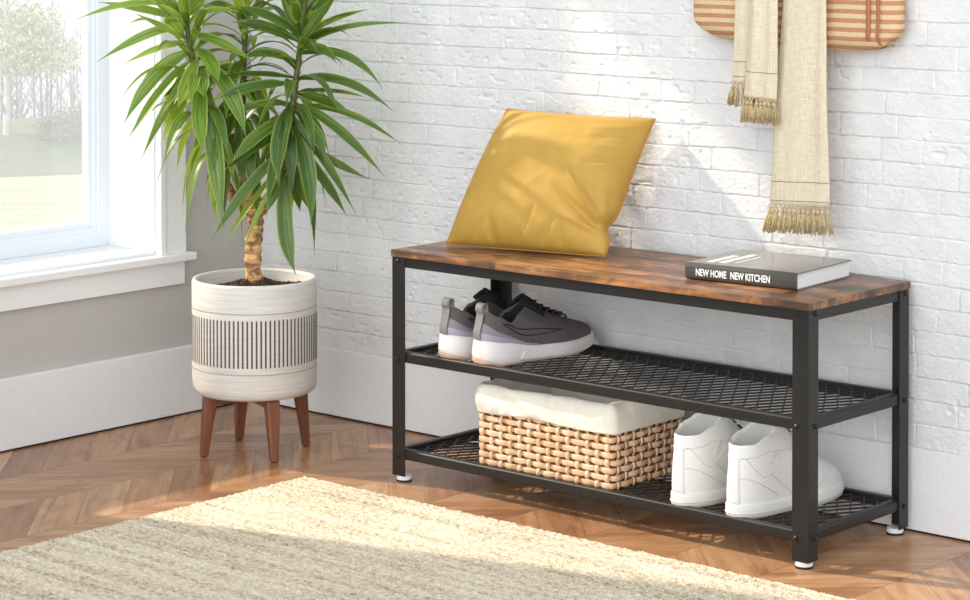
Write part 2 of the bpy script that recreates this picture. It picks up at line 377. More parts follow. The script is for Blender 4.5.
# left wall with window opening
WY0, WY1, WZ0, WZ1 = -1.165, -.283, .350, 1.80
b = MB()
b.box((-.2, WY1, 0), (0, 0, 3.0)); b.box((-.2, -5.4, 0), (0, WY0, 3.0)); b.box((-.2, WY0, 0), (0, WY1, WZ0)); b.box((-.2, WY0, WZ1), (0, WY1, 3.0))
structure(b.build('wall_left', M_WALL))
b = MB(); b.box((0, -5.4, .0035), (.012, -.0, .150)); structure(b.build('baseboard_left', M_BASE, bevel=.002))
b = MB(); b.box((.012, -.013, .0035), (5.2, -.0, .150)); structure(b.build('baseboard_back', M_BASE, bevel=.002))
M_GAPM = Mat('dark_gap', (40, 28, 22), .9).m
b = MB(); b.box((0, -5.4, 0), (.009, 0, .004)); b.box((.009, -.010, 0), (5.2, 0, .004)); structure(b.build('gap_shade_1', M_GAPM))  # dark strip colors in the shade of the slit under the baseboards

win = empty('window_1'); win['kind'] = 'structure'
b = MB()
for y0, y1 in ((WY1+.014, WY1+.076), (WY0-.076, WY0-.014)): b.box((0, y0, .3565), (.016, y1, WZ1+.014))
b.box((0, WY0-.076, WZ1+.014), (.016, WY1+.076, WZ1+.09))
b.build('casing', M_TRIM, win, bevel=.0015)
b = MB()
for y0, y1 in ((WY1, WY1+.015), (WY0-.015, WY0)): b.box((-.001, y0, .3575), (.020, y1, WZ1+.015))
b.box((-.001, WY0-.015, WZ1), (.020, WY1+.015, WZ1+.015)); b.build('casing_bead', M_TRIM, win, bevel=.002)
b = MB(); b.box((-.16, WY0, .350), (.001, WY1, .366)); b.box((0, WY0-.093, .341), (.032, WY1+.093, .3585)); b.build('window_sill', M_TRIM, win, bevel=.003)
b = MB(); b.box((0, WY0-.074, .289), (.013, WY1+.074, .341)); b.build('apron', M_TRIM, win, bevel=.0015)
b = MB(); b.box((-.16, WY1-.003, .366), (.001, WY1+.001, WZ1)); b.box((-.16, WY0-.001, .366), (.001, WY0+.003, WZ1)); b.box((-.16, WY0, WZ1-.003), (.001, WY1, WZ1)); b.build('reveal_lining', M_TRIM, win)
def rectframe(b, x0, x1, y0, y1, z0, z1, w):
    b.box((x0, y0, z0), (x1, y0+w, z1)); b.box((x0, y1-w, z0), (x1, y1, z1)); b.box((x0, y0+w, z0), (x1, y1-w, z0+w)); b.box((x0, y0+w, z1-w), (x1, y1-w, z1))
b = MB(); rectframe(b, -.19, -.150, WY0, WY1, .366, WZ1, .034); rectframe(b, -.185, -.154, WY0+.032, WY1-.032, .398, WZ1-.032, .011)
rectframe(b, -.180, -.160, WY0+.042, WY1-.042, .408, WZ1-.042, .013)
sash = b.build('window_frame', M_SASH, win, bevel=.0015)
def mk_glass():
    m = D.materials.new('haze_veil_glass'); m.use_nodes = True; n = m.node_tree.nodes; l = m.node_tree.links; n.remove(n['Principled BSDF'])
    tr = n.new('ShaderNodeBsdfTransparent'); tr.inputs[0].default_value = (1, 1, 1, 1); tl = n.new('ShaderNodeBsdfTranslucent'); tl.inputs[0].default_value = (.80, .90, 1, 1)
    gl = n.new('ShaderNodeBsdfGlossy'); gl.inputs['Roughness'].default_value = .02
    a = n.new('ShaderNodeMixShader'); a.inputs[0].default_value = .145; c = n.new('ShaderNodeMixShader'); c.inputs[0].default_value = .05  # translucent share added to veil the outdoor view with washed-out haze
    l.new(tr.outputs[0], a.inputs[1]); l.new(tl.outputs[0], a.inputs[2]); l.new(a.outputs[0], c.inputs[1]); l.new(gl.outputs[0], c.inputs[2]); l.new(c.outputs[0], n['Material Output'].inputs[0]); return m
M_GLASS = mk_glass()
b = MB(); b.box((-.171, WY0+.055, .42), (-.168, WY1-.055, WZ1-.055)); b.build('glass_pane', M_GLASS, win)

# ------------------------------------------------------------------ outside
def mk_lawn(name, a, b_):
    m = Mat(name, a, .95, spec=.1); f = m.noise(m.coord((1, 1, 1)), 1.6, 6, .7); m.color(m.ramp(f, [(.3, a), (.7, b_)])).bump(m.noise(m.coord(), 30, 3), .6, .03); return m.m
VD = Vector((-.80, .60, 0)); VS = Vector((.60, .80, 0))    # outward view axis and its side, seen through the window
OC = Vector((0, -.6, 0))
def outp(d, s, z): q = OC + VD*d + VS*s; return (q.x, q.y, z)
def terrain(name, prof, half, mat, nz=.1, seed=1):
    ds = [p[0] for p in prof]; N = 60; Ms = 70; P = np.zeros((N, Ms, 3))
    for i in range(N):
        d = ds[0] + (ds[-1]-ds[0])*i/(N-1); z = float(np.interp(d, ds, [p[1] for p in prof])); tl = float(np.interp(d, ds, [p[2] for p in prof]))
        for j in range(Ms):
            s = half*(2*j/(Ms-1)-1); P[i, j] = outp(d, s, z + tl*s + nz*(float(vnoise(d*.4, s*.4, seed))-.5))
    o = grid_object(name, P, mat); structure(o); return o
terrain('lawn', [(.6, -.75, 0), (3, -.85, 0), (14, -1.75, 0), (30, -2.95, .015), (41, -3.95, .02), (46, -5.3, .0)], 13, mk_lawn('pale_sunlit_lawn', (134, 138, 116), (160, 162, 142)), .05)
terrain('hillside', [(42, -4.6, .0), (47, -4.35, .05), (51, -3.92, .11), (56, -4.2, .11), (70, -6.4, .08), (95, -9, 0)], 14, mk_lawn('grey_green_slope', (84, 94, 74), (100, 108, 86)), .1, 3)
M_PTRUNK = speck('hazed_birch_bark', (176, 174, 170), (204, 202, 200), .8, 8)  # distance haze is mixed into these outdoor bark and leaf colors
M_PTRUNK2 = speck('hazed_lavender_grey_bark', (112, 108, 120), (142, 138, 150), .8, 8)
M_PLEAF = speck('hazed_spring_leaf', (150, 144, 92), (206, 200, 160), .7, 3, 0)
M_BLEAF = speck('hazed_olive_leaf', (98, 100, 76), (132, 132, 106), .7, 3, 0)
def bare_tree(d, s, z, h, lab):
    t = empty('bare_tree', outp(d, s, z), label=lab, cat='tree', group='bare trees beyond the lawn')
    b = MB(); lean = R.uniform(-.06, .06); rr = R.uniform(.03, .055)
    top = Vector((lean*h, R.uniform(-.05, .05)*h, h)); b.tube([(0, 0, -.3), top*.3+Vector((R.uniform(-.08, .08), 0, 0)), top*.65, top], [rr*1.3, rr, rr*.7, rr*.2], 6)
    b.build('trunk', M_PTRUNK if R.random() < .35 else M_PTRUNK2, t, smooth=True)
    b = MB()
    for k in range(22):
        f = R.uniform(.12, .95); p = top*f; a = R.uniform(0, 2*PI); l = h*R.uniform(.1, .24)*(1.2-f); q = Vector((math.cos(a)*l*.6, math.sin(a)*l*.6, l))
        b.tube([p, p+q*.5+Vector((0, 0, -.03)), p+q], [rr*.4, rr*.28, rr*.08], 4)
        for e in range(3): w = p+q*R.uniform(.3, .9); b.tube([w, w+Vector((R.uniform(-.3, .3), R.uniform(-.3, .3), R.uniform(.1, .5)))*l], [rr*.16, rr*.06], 4)
    b.build('branches', M_PTRUNK2, t, smooth=True)
places = ['second', 'third', 'fourth']
for i in range(64):
    d = R.uniform(60, 78); s = -4.6 + i*.145 + R.uniform(-.08, .08)
    bare_tree(d, s, -4.7-(d-56)*.15, R.uniform(3.4, 5.0)+(d-60)*.05, 'slender pale bare tree in the hazy grove beyond the lawn')
def leafy(name, base, h, crowns, n, size, mt, ml, lab, cat, trunk=True):
    t = empty(name, base, label=lab, cat=cat)
    if trunk:
        b = MB(); b.tube([(0, 0, -.3), (.05, 0, h*.3), (-.05, .05, h*.6), (0, 0, h)], [.10, .075, .05, .02], 8)
        for k in range(9):
            a = R.uniform(0, 2*PI); f = R.uniform(.25, .8); l = h*.35
            b.tube([(0, 0, h*f), (math.cos(a)*l*.5, math.sin(a)*l*.5, h*f+l*.4), (math.cos(a)*l, math.sin(a)*l, h*f+l*.7)], [.04, .025, .008], 5)
        b.build('trunk', mt, t, smooth=True)
    b = MB()
    for k in range(n):
        c = R.choice(crowns); v = Vector((R.gauss(0, 1), R.gauss(0, 1), R.gauss(0, 1))).normalized()*(R.random()**.45)
        p = Vector(c[:3]) + Vector((v.x*c[3], v.y*c[3], v.z*c[4])); s = size*R.uniform(.6, 1.3)
        u = Vector((R.gauss(0, 1), R.gauss(0, 1), R.gauss(0, 1))).normalized(); w = u.orthogonal().normalized()
        b.add([p-u*s, p-w*s*.5+u.cross(w)*s*.1, p+u*s, p+w*s*.5+u.cross(w)*s*.1], [(0, 1, 2, 3)])
    b.build('foliage', ml, t); return t
bp = at(6, 168, 1, OC.y + .60*52 + .80*(-1)); 
tb = OC + VD*52; # leafy tree rooted on slope
def outpx(u, v, d):
    r = ray(u, v); dd = r.dot(VD); t = (d + (OC-CPOS).dot(VD))/dd; return CPOS + r*t
q = outpx(6, 166, 50)
leafy('spring_tree', q, 4.6, [(-.8, -.3, 3.4, 1.3, 1.0), (.3, .1, 2.9, 1.0, .75), (-.6, -.6, 4.7, 1.4, 1.2), (.1, .2, 2.35, .8, .35), (-1.6, -1.0, 3.4, 1.3, 1.3), (.5, .7, 2.5, .9, .55), (.2, .6, 3.1, .8, .6)], 7000, .06, M_PTRUNK, M_PLEAF, 'tall tree with pale yellow spring leaves beyond the lawn', 'tree')
q = outpx(66, 142, 49)
leafy('round_bush', q, 1, [(0, 0, .38, .5, .42), (.32, .28, .6, .42, .4), (-.3, -.2, .3, .4, .3), (.7, .6, .35, .5, .4)], 2600, .045, M_PTRUNK, M_BLEAF, 'rounded olive green bush at the top of the slope', 'bush', False)

# ------------------------------------------------------------------ rug
def build_rug():
    st = .0021; xs = np.arange(.632, 2.03, st); ys = np.arange(-1.72, -.449, st); X, Y = np.meshgrid(xs, ys, indexing='ij')
    pr = .0058; pl = .0072
    Yw = Y + .003*(vnoise(X*6, Y*3, 31)-.5) + .002*(vnoise(X*40, Y*20, 32)-.5); r = np.floor(Yw/pr); fy = Yw/pr - r
    ph = (r*.5) % 1 + .5*vnoise(r*3.1, X*5, 33); fx = (X/pl + ph + .2*vnoise(X*70, Y*70, 34)); fx = fx-np.floor(fx)
    amp = .0018 + .0022*vnoise(X/pl*1.0+7, r*1.7, 35)
    h = np.sqrt(np.clip(np.sin(PI*fy), 0, 1))*(.45+.55*np.sqrt(np.clip(np.sin(PI*fx), 0, 1)))*amp*1.7 + .0012*(vnoise(X*300, Y*300, 36)-.5)
    Zz = .0020 + h
    e = np.minimum(np.minimum(X-.632, xs[-1]+9-X), (ys[-1]-Y)); Zz = np.where(e < .004, Zz*np.clip(e/.004, 0.05, 1), Zz)
    edge = .0022*(vnoise(Y*120, Y*0, 37)-.5); Xo = X + edge*np.clip(1-(X-.632)/.02, 0, 1); Yo = Y + .0022*(vnoise(X*120, X*0, 38)-.5)*np.clip(1-(ys[-1]-Y)/.02, 0, 1)
    o = grid_object('jute_rug', np.stack([Xo, Yo, Zz], -1), M_RUG)
    tag(o, 'flat woven cream and beige jute rug lying on the wooden floor before the bench', 'rug')
    b = MB(); b.box((2.028, -2.9, .001), (2.9, -.449, .005)); b.box((.632, -2.9, .001), (2.03, -1.718, .005)); e = b.build('rug_weave', M_RUG, o)
build_rug()

# ------------------------------------------------------------------ shoe bench
BX0, BX1, BY0, BY1 = .769, 1.7325, -.350, -.0276
bench = empty('shoe_bench', ((BX0+BX1)/2, (BY0+BY1)/2, 0), label='long industrial shoe bench with rustic brown top and two black mesh shelves', cat='bench')
OB = T(-(BX0+BX1)/2, -(BY0+BY1)/2, 0)
b = MB(); b.box((BX0, BY0, .437), (BX1, BY1, .450)); b.xf(OB).build('top_board', M_RUSTIC, bench, bevel=.0008)
LW, LD = .033, .030
def screw(b, p, n):
    p = Vector(p); n = Vector(n); b.tube([p, p+n*.0022], [.0046, .0042], 12); b.tube([p+n*.002, p+n*.0042], [.0032, .0022], 6)
for ix, iy in ((0, 0), (1, 0), (0, 1), (1, 1)):
    x0 = BX0+.002 if ix == 0 else BX1-.002-LW; y0 = BY0+.002 if iy == 0 else BY1-.002-LD
    b = MB(); th = .0024; fy, fx = (y0 if iy == 0 else y0+LD), (x0 if ix == 0 else x0+LW); sy, sx_ = (1 if iy == 0 else -1), (1 if ix == 0 else -1)
    poly = [(fx, fy), (fx+sx_*LW, fy), (fx+sx_*LW, fy+sy*th), (fx+sx_*th, fy+sy*th), (fx+sx_*th, fy+sy*LD), (fx, fy+sy*LD)]
    b.add([(px, py, z) for z in (.012, .437) for px, py in poly], [(0, 1, 2, 3), (0, 3, 4, 5), (6, 7, 8, 9), (6, 9, 10, 11)]+[(q, (q+1) % 6, 6+(q+1) % 6, 6+q) for q in range(6)]); leg = b.xf(OB).build('leg', M_METAL, bench, bevel=.0008, seg=2)
    cx, cy = x0+LW/2 + (.0015 if ix == 0 else -.0015), y0+LD/2
    b = MB(); b.lathe([(0, .0035), (.0148, .0035), (.0152, .006), (.0148, .0122), (0, .0122)], (cx, cy), 24); b.xf(OB)
    f = b.build('foot_pad', M_WHITEPL, leg, smooth=False, bevel=.0008)
    b = MB(); b.lathe([(0, 0), (.0150, 0), (.0156, .0015), (.0152, .0036), (0, .0036)], (cx, cy), 24); b.xf(OB); b.build('rubber_base', M_RUBBER, leg)
    for z in (.4295, .240, .0515):
        for q in (0, 1):
            b = MB()
            if q == 0: screw(b, (x0 + (.0155 if ix == 0 else .009), y0 if iy == 0 else y0+LD, z), (0, -1 if iy == 0 else 1, 0))
            else: screw(b, (x0 if ix == 0 else x0+LW, y0+LD/2 + (.006 if iy == 0 else .002), z), (-1 if ix == 0 else 1, 0, 0))
            b.xf(OB).build('screw', M_SCREW, leg, smooth=True)
ix0, ix1, iy0, iy1 = BX0+.002, BX1-.002, BY0+.002, BY1-.002
def frame(z0, z1, w, name, inset=.0026):
    b = MB(); a0, a1, c0, c1 = ix0+inset, ix1-inset, iy0+inset, iy1-inset
    b.box((a0, c0, z0), (a1, c0+w, z1)); b.box((a0, c1-w, z0), (a1, c1, z1)); b.box((a0, c0+w, z0), (a0+w, c1-w, z1)); b.box((a1-w, c0+w, z0), (a1, c1-w, z1))
    return b
frame(.4172, .4368, .02, 'x').xf(OB).build('top_rail', M_METAL, bench, bevel=.002, seg=3)
def shelf(z0, z1):
    b = frame(z0, z1, .018, 'x', .0026); i = .019
    for bx in (((ix0+.003, iy0+.018), (ix1-.003, iy0+.020)),): pass
    sh = b.xf(OB).build('shelf', M_METAL, bench, bevel=.004, seg=3)
    # expanded metal lattice
    b = MB(); x0, x1, y0, y1 = ix0+.012, ix1-.012, iy0+.012, iy1-.012; cw, cl = .0268, .0435; zz = z1-.0065; w = .00135; sl = cw/cl
    for fam in (1, -1):
        k = -40
        L = (y1-y0)
        for k in range(-30, 60):
            xa = x0 + k*cw; xb = xa + fam*L*sl
            p0, p1 = Vector((xa, y0, zz)), Vector((xb, y1, zz))
            # clip in x
            ts = [0, 1]
            dx = xb-xa; t0, t1 = sorted(((x0-xa)/dx, (x1-xa)/dx)); ta, tb_ = max(0, t0), min(1, t1)
            if tb_ - ta < .02: continue
            q0, q1 = p0.lerp(p1, ta), p0.lerp(p1, tb_)
            n = max(2, int((q1-q0).length/(cl*.59)))
            d = (q1-q0).normalized(); s = d.cross(Vector((0, 0, 1)))*w; h = Vector((0, 0, .0013 if fam > 0 else .0009))
            b.add([q0-s-h, q0+s-h, q1+s-h, q1-s-h, q0-s+h, q0+s+h, q1+s+h, q1-s+h], [(0,3,2,1),(4,5,6,7),(0,1,5,4),(1,2,6,5),(2,3,7,6),(3,0,4,7)])
    for (u, v) in (((ix0+.018, iy0+.016), (ix1-.018, iy0+.020)), ((ix0+.018, iy1-.020), (ix1-.018, iy1-.016)), ((ix0+.016, iy0+.018), (ix0+.020, iy1-.018)), ((ix1-.020, iy0+.018), (ix1-.016, iy1-.018))):
        b.box((u[0], u[1], z1-.011), (v[0], v[1], z1-.004))
    b.xf(OB).build('mesh_panel', M_MESH, sh)
    return z1-.0065+.0013
ZM = shelf(.2325, .2535); ZL = shelf(.0440, .0640)

# ------------------------------------------------------------------ cushion
def build_cushion():
    BL, BR = Vector((.820, -.245, .454)), Vector((1.157, -.170, .454)); TL, TR = at(507, 109, 1, -.105), at(655, 119, 1, -.022)
    cen = (BL+BR+TL+TR)/4; ex = ((BR-BL)+(TR-TL)).normalized(); nn = ((BR-BL)+(TR-TL)).cross((TL-BL)+(TR-BR)).normalized()   # faces camera/up
    N = 72
    root = empty('throw_cushion', (cen.x, cen.y, .45), label='square mustard yellow throw cushion leaning on the brick wall atop the bench', cat='cushion')
    def bil(u, v):
        a, c = (u+1)/2, (v+1)/2; return (BL*(1-a)+BR*a)*(1-c) + (TL*(1-a)+TR*a)*c
    def surf(u, v, side):
        # pull seam edges inwards between the corners
        uu = u*(1 - (.035 if u > 0 else -.022)*(1-v*v)*abs(u)**3); vv = v*(1 - .035*(1-u*u)*abs(v)**3)
        if v < 0: vv = v*(1 + .0*(1-u*u))
        if u > 0: uu -= .085*u**4*math.exp(-((v+.60)/.13)**2)
        p = bil(uu, vv)
        e = (max(0, 1-abs(u)**2.6)*max(0, 1-abs(v)**2.6))**.52
        th = .066*e if side > 0 else .050*e
        if side > 0:
            w = 0
            # creases from the lower right corner, and pleats along the bottom seam
            for (a, c, ang, ln, amp, wd) in ((.93, -.58, 2.45, 1.15, .012, .035), (.90, -.66, 2.62, .9, -.010, .040), (.88, -.52, 2.2, .8, -.006, .030), (.95, -.50, 1.95, .6, .005, .03), (.90, -.72, 2.9, .7, .006, .035),
                                         (-.02, -.93, 1.40, .55, -.007, .030), (-.38, -.95, 1.85, .45, -.008, .035), (-.28, -.95, 1.7, .35, .005, .025), (.24, -.95, 1.25, .45, -.006, .030), (-.62, -.95, 1.3, .40, -.006, .035), (.48, -.95, 1.7, .35, -.006, .035), (.05, -.95, 1.9, .3, .005, .03), (.62, -.95, 1.5, .28, .004, .025),
                                         (.95, .80, 3.4, .9, .004, .05), (.95, .70, 3.55, .8, -.004, .04), (.93, .45, 3.3, .6, .004, .04), (.93, .30, 3.5, .55, -.004, .035), (.93, .15, 3.2, .45, .004, .03), (-.85, .55, -.5, .5, -.003, .06), (-.88, -.1, .2, .4, -.004, .05)):
                dx, dy = u-a, v-c; s = dx*math.cos(ang)+dy*math.sin(ang); q = -dx*math.sin(ang)+dy*math.cos(ang); q += .12*s*s
                if -.1 < s < ln: w += amp*math.exp(-(q/wd)**2)*sst(-.1, .08, s)*(1-sst(ln*.4, ln, s))
            th += w*min(1, e*2.2) + .003*(float(vnoise(u*3+5, v*3+9, 51))-.5)*e + .0018*(float(vnoise(u*9+5, v*8+9, 52))-.5)*e
        p = p + nn*th*side
        p.y = min(p.y, -.0085); p.z = max(p.z, .4512)
        return p
    b = MB()
    for side in (1, -1):
        b.rings([[surf(2*i/N-1, 2*j/N-1, side) for i in range(N+1)] for j in range(N+1)], closed=False)
    b.xf(T(-cen.x, -cen.y, -.45)); me = b.build('cushion_cover', M_CUSH, root, smooth=True)
    bm = bmesh.new(); bm.from_mesh(me.data); bmesh.ops.remove_doubles(bm, verts=bm.verts, dist=.0004); bmesh.ops.recalc_face_normals(bm, faces=bm.faces); bm.to_mesh(me.data); bm.free()
    b = MB(); path = []
    for k in range(4*24+1):
        t = (k/24) % 4; s = t % 1
        u, v = ((-1+2*s, -1), (1, -1+2*s), (1-2*s, 1), (-1, 1-2*s))[int(t)]
        p = surf(u, v, -1); p.z = max(p.z, .4527); p.y = min(p.y, -.010); path.append(p)
    b.tube(path, .0016, 6, cap=False); b.xf(T(-cen.x, -cen.y, -.45)); b.build('piping', M_PIPE, root, smooth=True)
build_cushion()

# ------------------------------------------------------------------ book
def text_mesh(name, s, size, mat, parent, M, bold=.0, width=.1, ext=.0002, align='LEFT'):
    cu = D.curves.new(name, 'FONT'); cu.body = s; cu.size = size; cu.extrude = ext; cu.offset = bold; cu.align_x = align; cu.resolution_u = 3
    to = D.objects.new(name+'_src', cu); COL.objects.link(to); bpy.context.view_layer.update()
    me = D.meshes.new_from_object(to.evaluated_get(bpy.context.evaluated_depsgraph_get())); D.objects.remove(to)
    xs = [v.co.x for v in me.vertices]; sx = width/(max(xs)-min(xs)); me.transform(M @ Matrix.Diagonal((sx, 1, 1, 1)) @ Matrix.Translation((-min(xs), 0, 0))); me.materials.clear(); me.materials.append(mat)
    o = D.objects.new(name, me); COL.objects.link(o); o.parent = parent; return o
def build_book():
    L, Wd, H = .225, .203, .030; ang = .088
    t = empty('hardcover_book', (1.419, -.274, .4503), ang, label='thick grey hardcover book lying flat on the right end of the bench', cat='book')
    b = MB(); n = 8
    # cover: rounded spine at front, boards top and bottom
    prof_o = []; 
    for k in range(n+1):
        a = PI/2 + PI*k/n; prof_o.append((.008 + .008*math.cos(a), H/2 + (H/2)*math.copysign(abs(math.sin(a))**.55, math.sin(a))))
    prof_o = [(Wd, H)] + prof_o + [(Wd, 0)]
    prof_i = [(Wd, H-.0022)] + [(max(y, .003)+.0005, min(max(z, .0022), H-.0022)) for y, z in prof_o[1:-1]] + [(Wd, .0022)]
    ring = [(y, z) for y, z in prof_o] + [(y, z) for y, z in reversed(prof_i)]
    m = len(prof_o)
    vs = [(x, y, z) for x in (0, L) for y, z in ring]; K = len(ring)
    fs = [(i, (i+1) % K, K+(i+1) % K, K+i) for i in range(K)]
    for x in (0, 1):
        for i in range(m-1): fs.append((x*K+i, x*K+i+1, x*K+K-2-i, x*K+K-1-i))
    b.add(vs, fs)
    for i in range(len(b.m)):
        if 1 <= i < m-2 and i < K: b.m[i] = 1
    b.build('cover', [M_COVER, M_SPINE], t, bevel=.0005)
    b = MB(); b.box((.004, .004, .0022), (L-.0035, Wd-.004, H-.0022)); b.build('pages', M_PAGES, t)
    Ms = Matrix.Translation((.0228, -.00025, .0088)) @ Matrix.Rotation(PI/2, 4, 'X')
    text_mesh('spine_title', 'NEW HOME', .0175, M_INK, t, Ms, .0004, .0625)
    Ms = Matrix.Translation((.0935, -.00025, .0088)) @ Matrix.Rotation(PI/2, 4, 'X')
    text_mesh('spine_title', 'NEW KITCHEN', .0175, M_INK, t, Ms, .0004, .079)
    def top(x, y): return Matrix.Translation((x, y, H+.0002)) @ Matrix.Rotation(PI/2, 4, 'Z')
    text_mesh('cover_title', 'NEW HOME', .0175, M_INK, t, top(.040, .030), .0007, .093)
    text_mesh('cover_title', 'NEW KITCHEN', .0175, M_INK, t, top(.062, .034), .0007, .118)
    b = MB(); b.box((.076, .046, H), (.0785, .135, H+.0003)); b.build('cover_rule', M_INK, t)
build_book()

# ------------------------------------------------------------------ shoes
class Shoe:
    def __init__(s, p): s.p = p; s.L = p['L']
    def outline(s, th, e=0):
        t = (1-math.cos(th))/2; L = s.L; sg = 1 if math.sin(th) >= 0 else -1
        w = interp(t, s.p['w']); k = max(0, 1-abs(2*t-1)**s.p.get('pw', 3.0))**(1/s.p.get('pw', 3.0))
        y = sg*w*k - s.p.get('bend', 0)*(4*t*(1-t)-.5)*0
        y += s.p.get('side', .004)*math.sin(PI*t*1.0)*0
        x = L*t
        return x + e*(2*t-1), y*(1+e/.04)
    def sole_top(s, t): return interp(t, s.p['zs'])
    def bot(s, t): return s.p['spring']*max(0, (t-.68)/.32)**2 + s.p.get('heelup', .003)*max(0, (.16-t)/.16)**2
    def upper(s, th, q):
        L = s.L; bx, by = s.outline(th, -.0025); t = bx/L; bz = s.sole_top(max(0, min(1, t)))-.002
        c0, c1, cwid = s.p['collar']; tc = (1-math.cos(th))/2
        sg = 1 if math.sin(th) >= 0 else -1
        cx = L*lerp(c0, c1, tc); cy = math.sin(th)*cwid*(1-.25*tc); cz = interp(tc, s.p['zc'])
        f = sst(.12, .45, (bx-cx)/L)
        m1 = Vector((bx + (.004 if t > .5 else -s.p.get('hb', .004)), by*1.03, bz + lerp(.3*(cz-bz), s.p['toe'] - bz, f)))
        ms = Vector((lerp(bx, cx, .75), lerp(by, cy, .55), lerp(bz, cz, .72)))
        mt = Vector((lerp(bx, cx, .50), lerp(by, cy, .35), s.p['vamp']))
        m2 = ms.lerp(mt, f); B = Vector((bx, by, bz)); C = Vector((cx, cy, cz)); r = 1-q
        return B*r**3 + m1*3*r*r*q + m2*3*r*q*q + C*q**3
    def nrm(s, th, q):
        e = .01; a = s.upper(th+e, q)-s.upper(th-e, q); c = s.upper(th, min(1, q+e))-s.upper(th, max(0, q-e)); n = a.cross(c)
        n.normalize(); d = s.upper(th, q) - Vector((s.L*.4, 0, .03))
        return n if n.dot(d) > 0 else -n
    def on(s, t, sd, q, off=.0006):   # t along collar/outline param, side -1/+1
        th = math.acos(1-2*t); th = th if sd > 0 else 2*PI-th
        return s.upper(th, q) + s.nrm(th, q)*off
def loft_sole(s, b, levels, mi=0, n=72, cap=True):
    rings = []
    for z, e in levels:
        r = []
        for k in range(n):
            th = 2*PI*k/n; x, y = s.outline(th, e); t = max(0, min(1, x/s.L)); zb, zt = s.bot(t), s.sole_top(t); r.append((x, y, zb + (zt-zb)*z))
        rings.append(r)
    b.rings(rings, True, mi, cap, cap)
def make_shoe(kind, loc, ang, label, name, group):
    if kind == 'run':
        p = dict(L=.292, w=[(0, .036), (.12, .037), (.35, .034), (.7, .046), (.88, .044), (1, .04)], zs=[(0, .050), (.14, .043), (.42, .030), (.62, .029), (.85, .030), (1, .036)], spring=.016, heelup=.006,
                 collar=(.045, .44, .027), zc=[(0, .100), (.18, .090), (.45, .076), (.7, .094), (1, .112)], toe=.064, vamp=.056, pw=2.8, hb=.007)
    else:
        p = dict(L=.292, w=[(0, .038), (.15, .039), (.35, .037), (.7, .050), (.88, .047), (1, .042)], zs=[(0, .026), (.5, .024), (1, .026)], spring=.004, heelup=.0,
                 collar=(.025, .42, .037), zc=[(0, .124), (.15, .126), (.45, .138), (.8, .152), (1, .156)], toe=.060, vamp=.066, pw=2.6, hb=.003)
    s = Shoe(p); t = empty(name, loc, ang, label=label, cat='shoe', group=group)
    n, m = 80, 22; white = kind != 'run'
    b = MB(); b.rings([[s.upper(2*PI*k/n, j/m) for k in range(n)] for j in range(m+1)], True)
    # padded collar roll, then the inside
    rr = []
    for (sc, dz) in ((.97, .0025), (.92, .0015), (.88, -.004)):
        rr.append([tuple(Vector(((P.x-cx0)*sc+cx0, P.y*sc, P.z+dz))) for P in [s.upper(2*PI*k/n, 1) for k in range(n)] for cx0 in (s.L*.24,)])
    b.rings([[s.upper(2*PI*k/n, 1) for k in range(n)]] + rr, True)
    up = b.build('upper', M_WLEA if white else M_UP, t, smooth=True)
    b = MB(); top = rr[-1]
    cx0 = s.L*.24
    b.rings([top] + [[((x-cx0)*sc+cx0, y*sc, z+dz if dz > -.5 else .034) for x, y, z in top] for sc, dz in ((.90, -.015), (.92, -.04), (1.05, -9), (.3, -9))], True, cap1=True)
    b.build('lining', M_WLIN if white else M_LINING, t, smooth=True)
    b = MB()
    if white:
        loft_sole(s, b, [(0, -.003), (.08, .0005), (.5, .0015), (.92, .0015), (1.0, .0003)])
        so = b.build('sole', M_WSOLE, t, smooth=True)
        b = MB()
        for zz in (.42, ):
            pts = []
            for k in range(97):
                th = 2*PI*k/96; x, y = s.outline(th, .0018); tt = max(0, min(1, x/s.L)); pts.append((x, y, s.bot(tt)+(s.sole_top(tt)-s.bot(tt))*zz))
            b.tube(pts, .0009, 5, cap=False)
        b.build('foxing_line', M_WSOLE, so, smooth=True)
    else:
        loft_sole(s, b, [(.0, -.004), (.10, .001), (.35, .004), (.6, .0035), (.85, .002), (1.0, .0005)])
        so = b.build('sole', M_SOLE, t, smooth=True)
        for sd in (-1, 1):  # sculpted ribs along the midsole
            b = MB()
            for k in range(30):
                tt = .30 + k*.0215; th0 = math.acos(1-2*tt); pts = []
                for j in range(6):
                    a = math.acos(max(-1, min(1, 1-2*(tt - .03 + .05*j/5)))); a = a if sd > 0 else 2*PI-a
                    x, y = s.outline(a, .0046); t2 = max(0, min(1, x/s.L)); pts.append((x, y, s.bot(t2)+(s.sole_top(t2)-s.bot(t2))*(.2+.55*j/5)))
                b.tube(pts, [.0005, .0012, .0016, .0016, .0012, .0005], 5)
            b.build('sole_ribs', M_SOLE, so, smooth=True)
        b = MB(); rings = []
        for z, e in ((-.02, -.001), (.10, .0030), (.26, .0046)):
            r = []
            for k in range(33):
                th = -1.15 + 2.3*k/32; x, y = s.outline(th % (2*PI), e); tt = max(0, min(1, x/s.L)); fade = 1-abs(th)/1.2; r.append((x, y, s.bot(tt)+(s.sole_top(tt)-s.bot(tt))*(z*max(.1, fade) if z > 0 else z)))
            rings.append(r)
        b.rings(rings, False); b.build('heel_outsole', M_PINK, so, smooth=True)
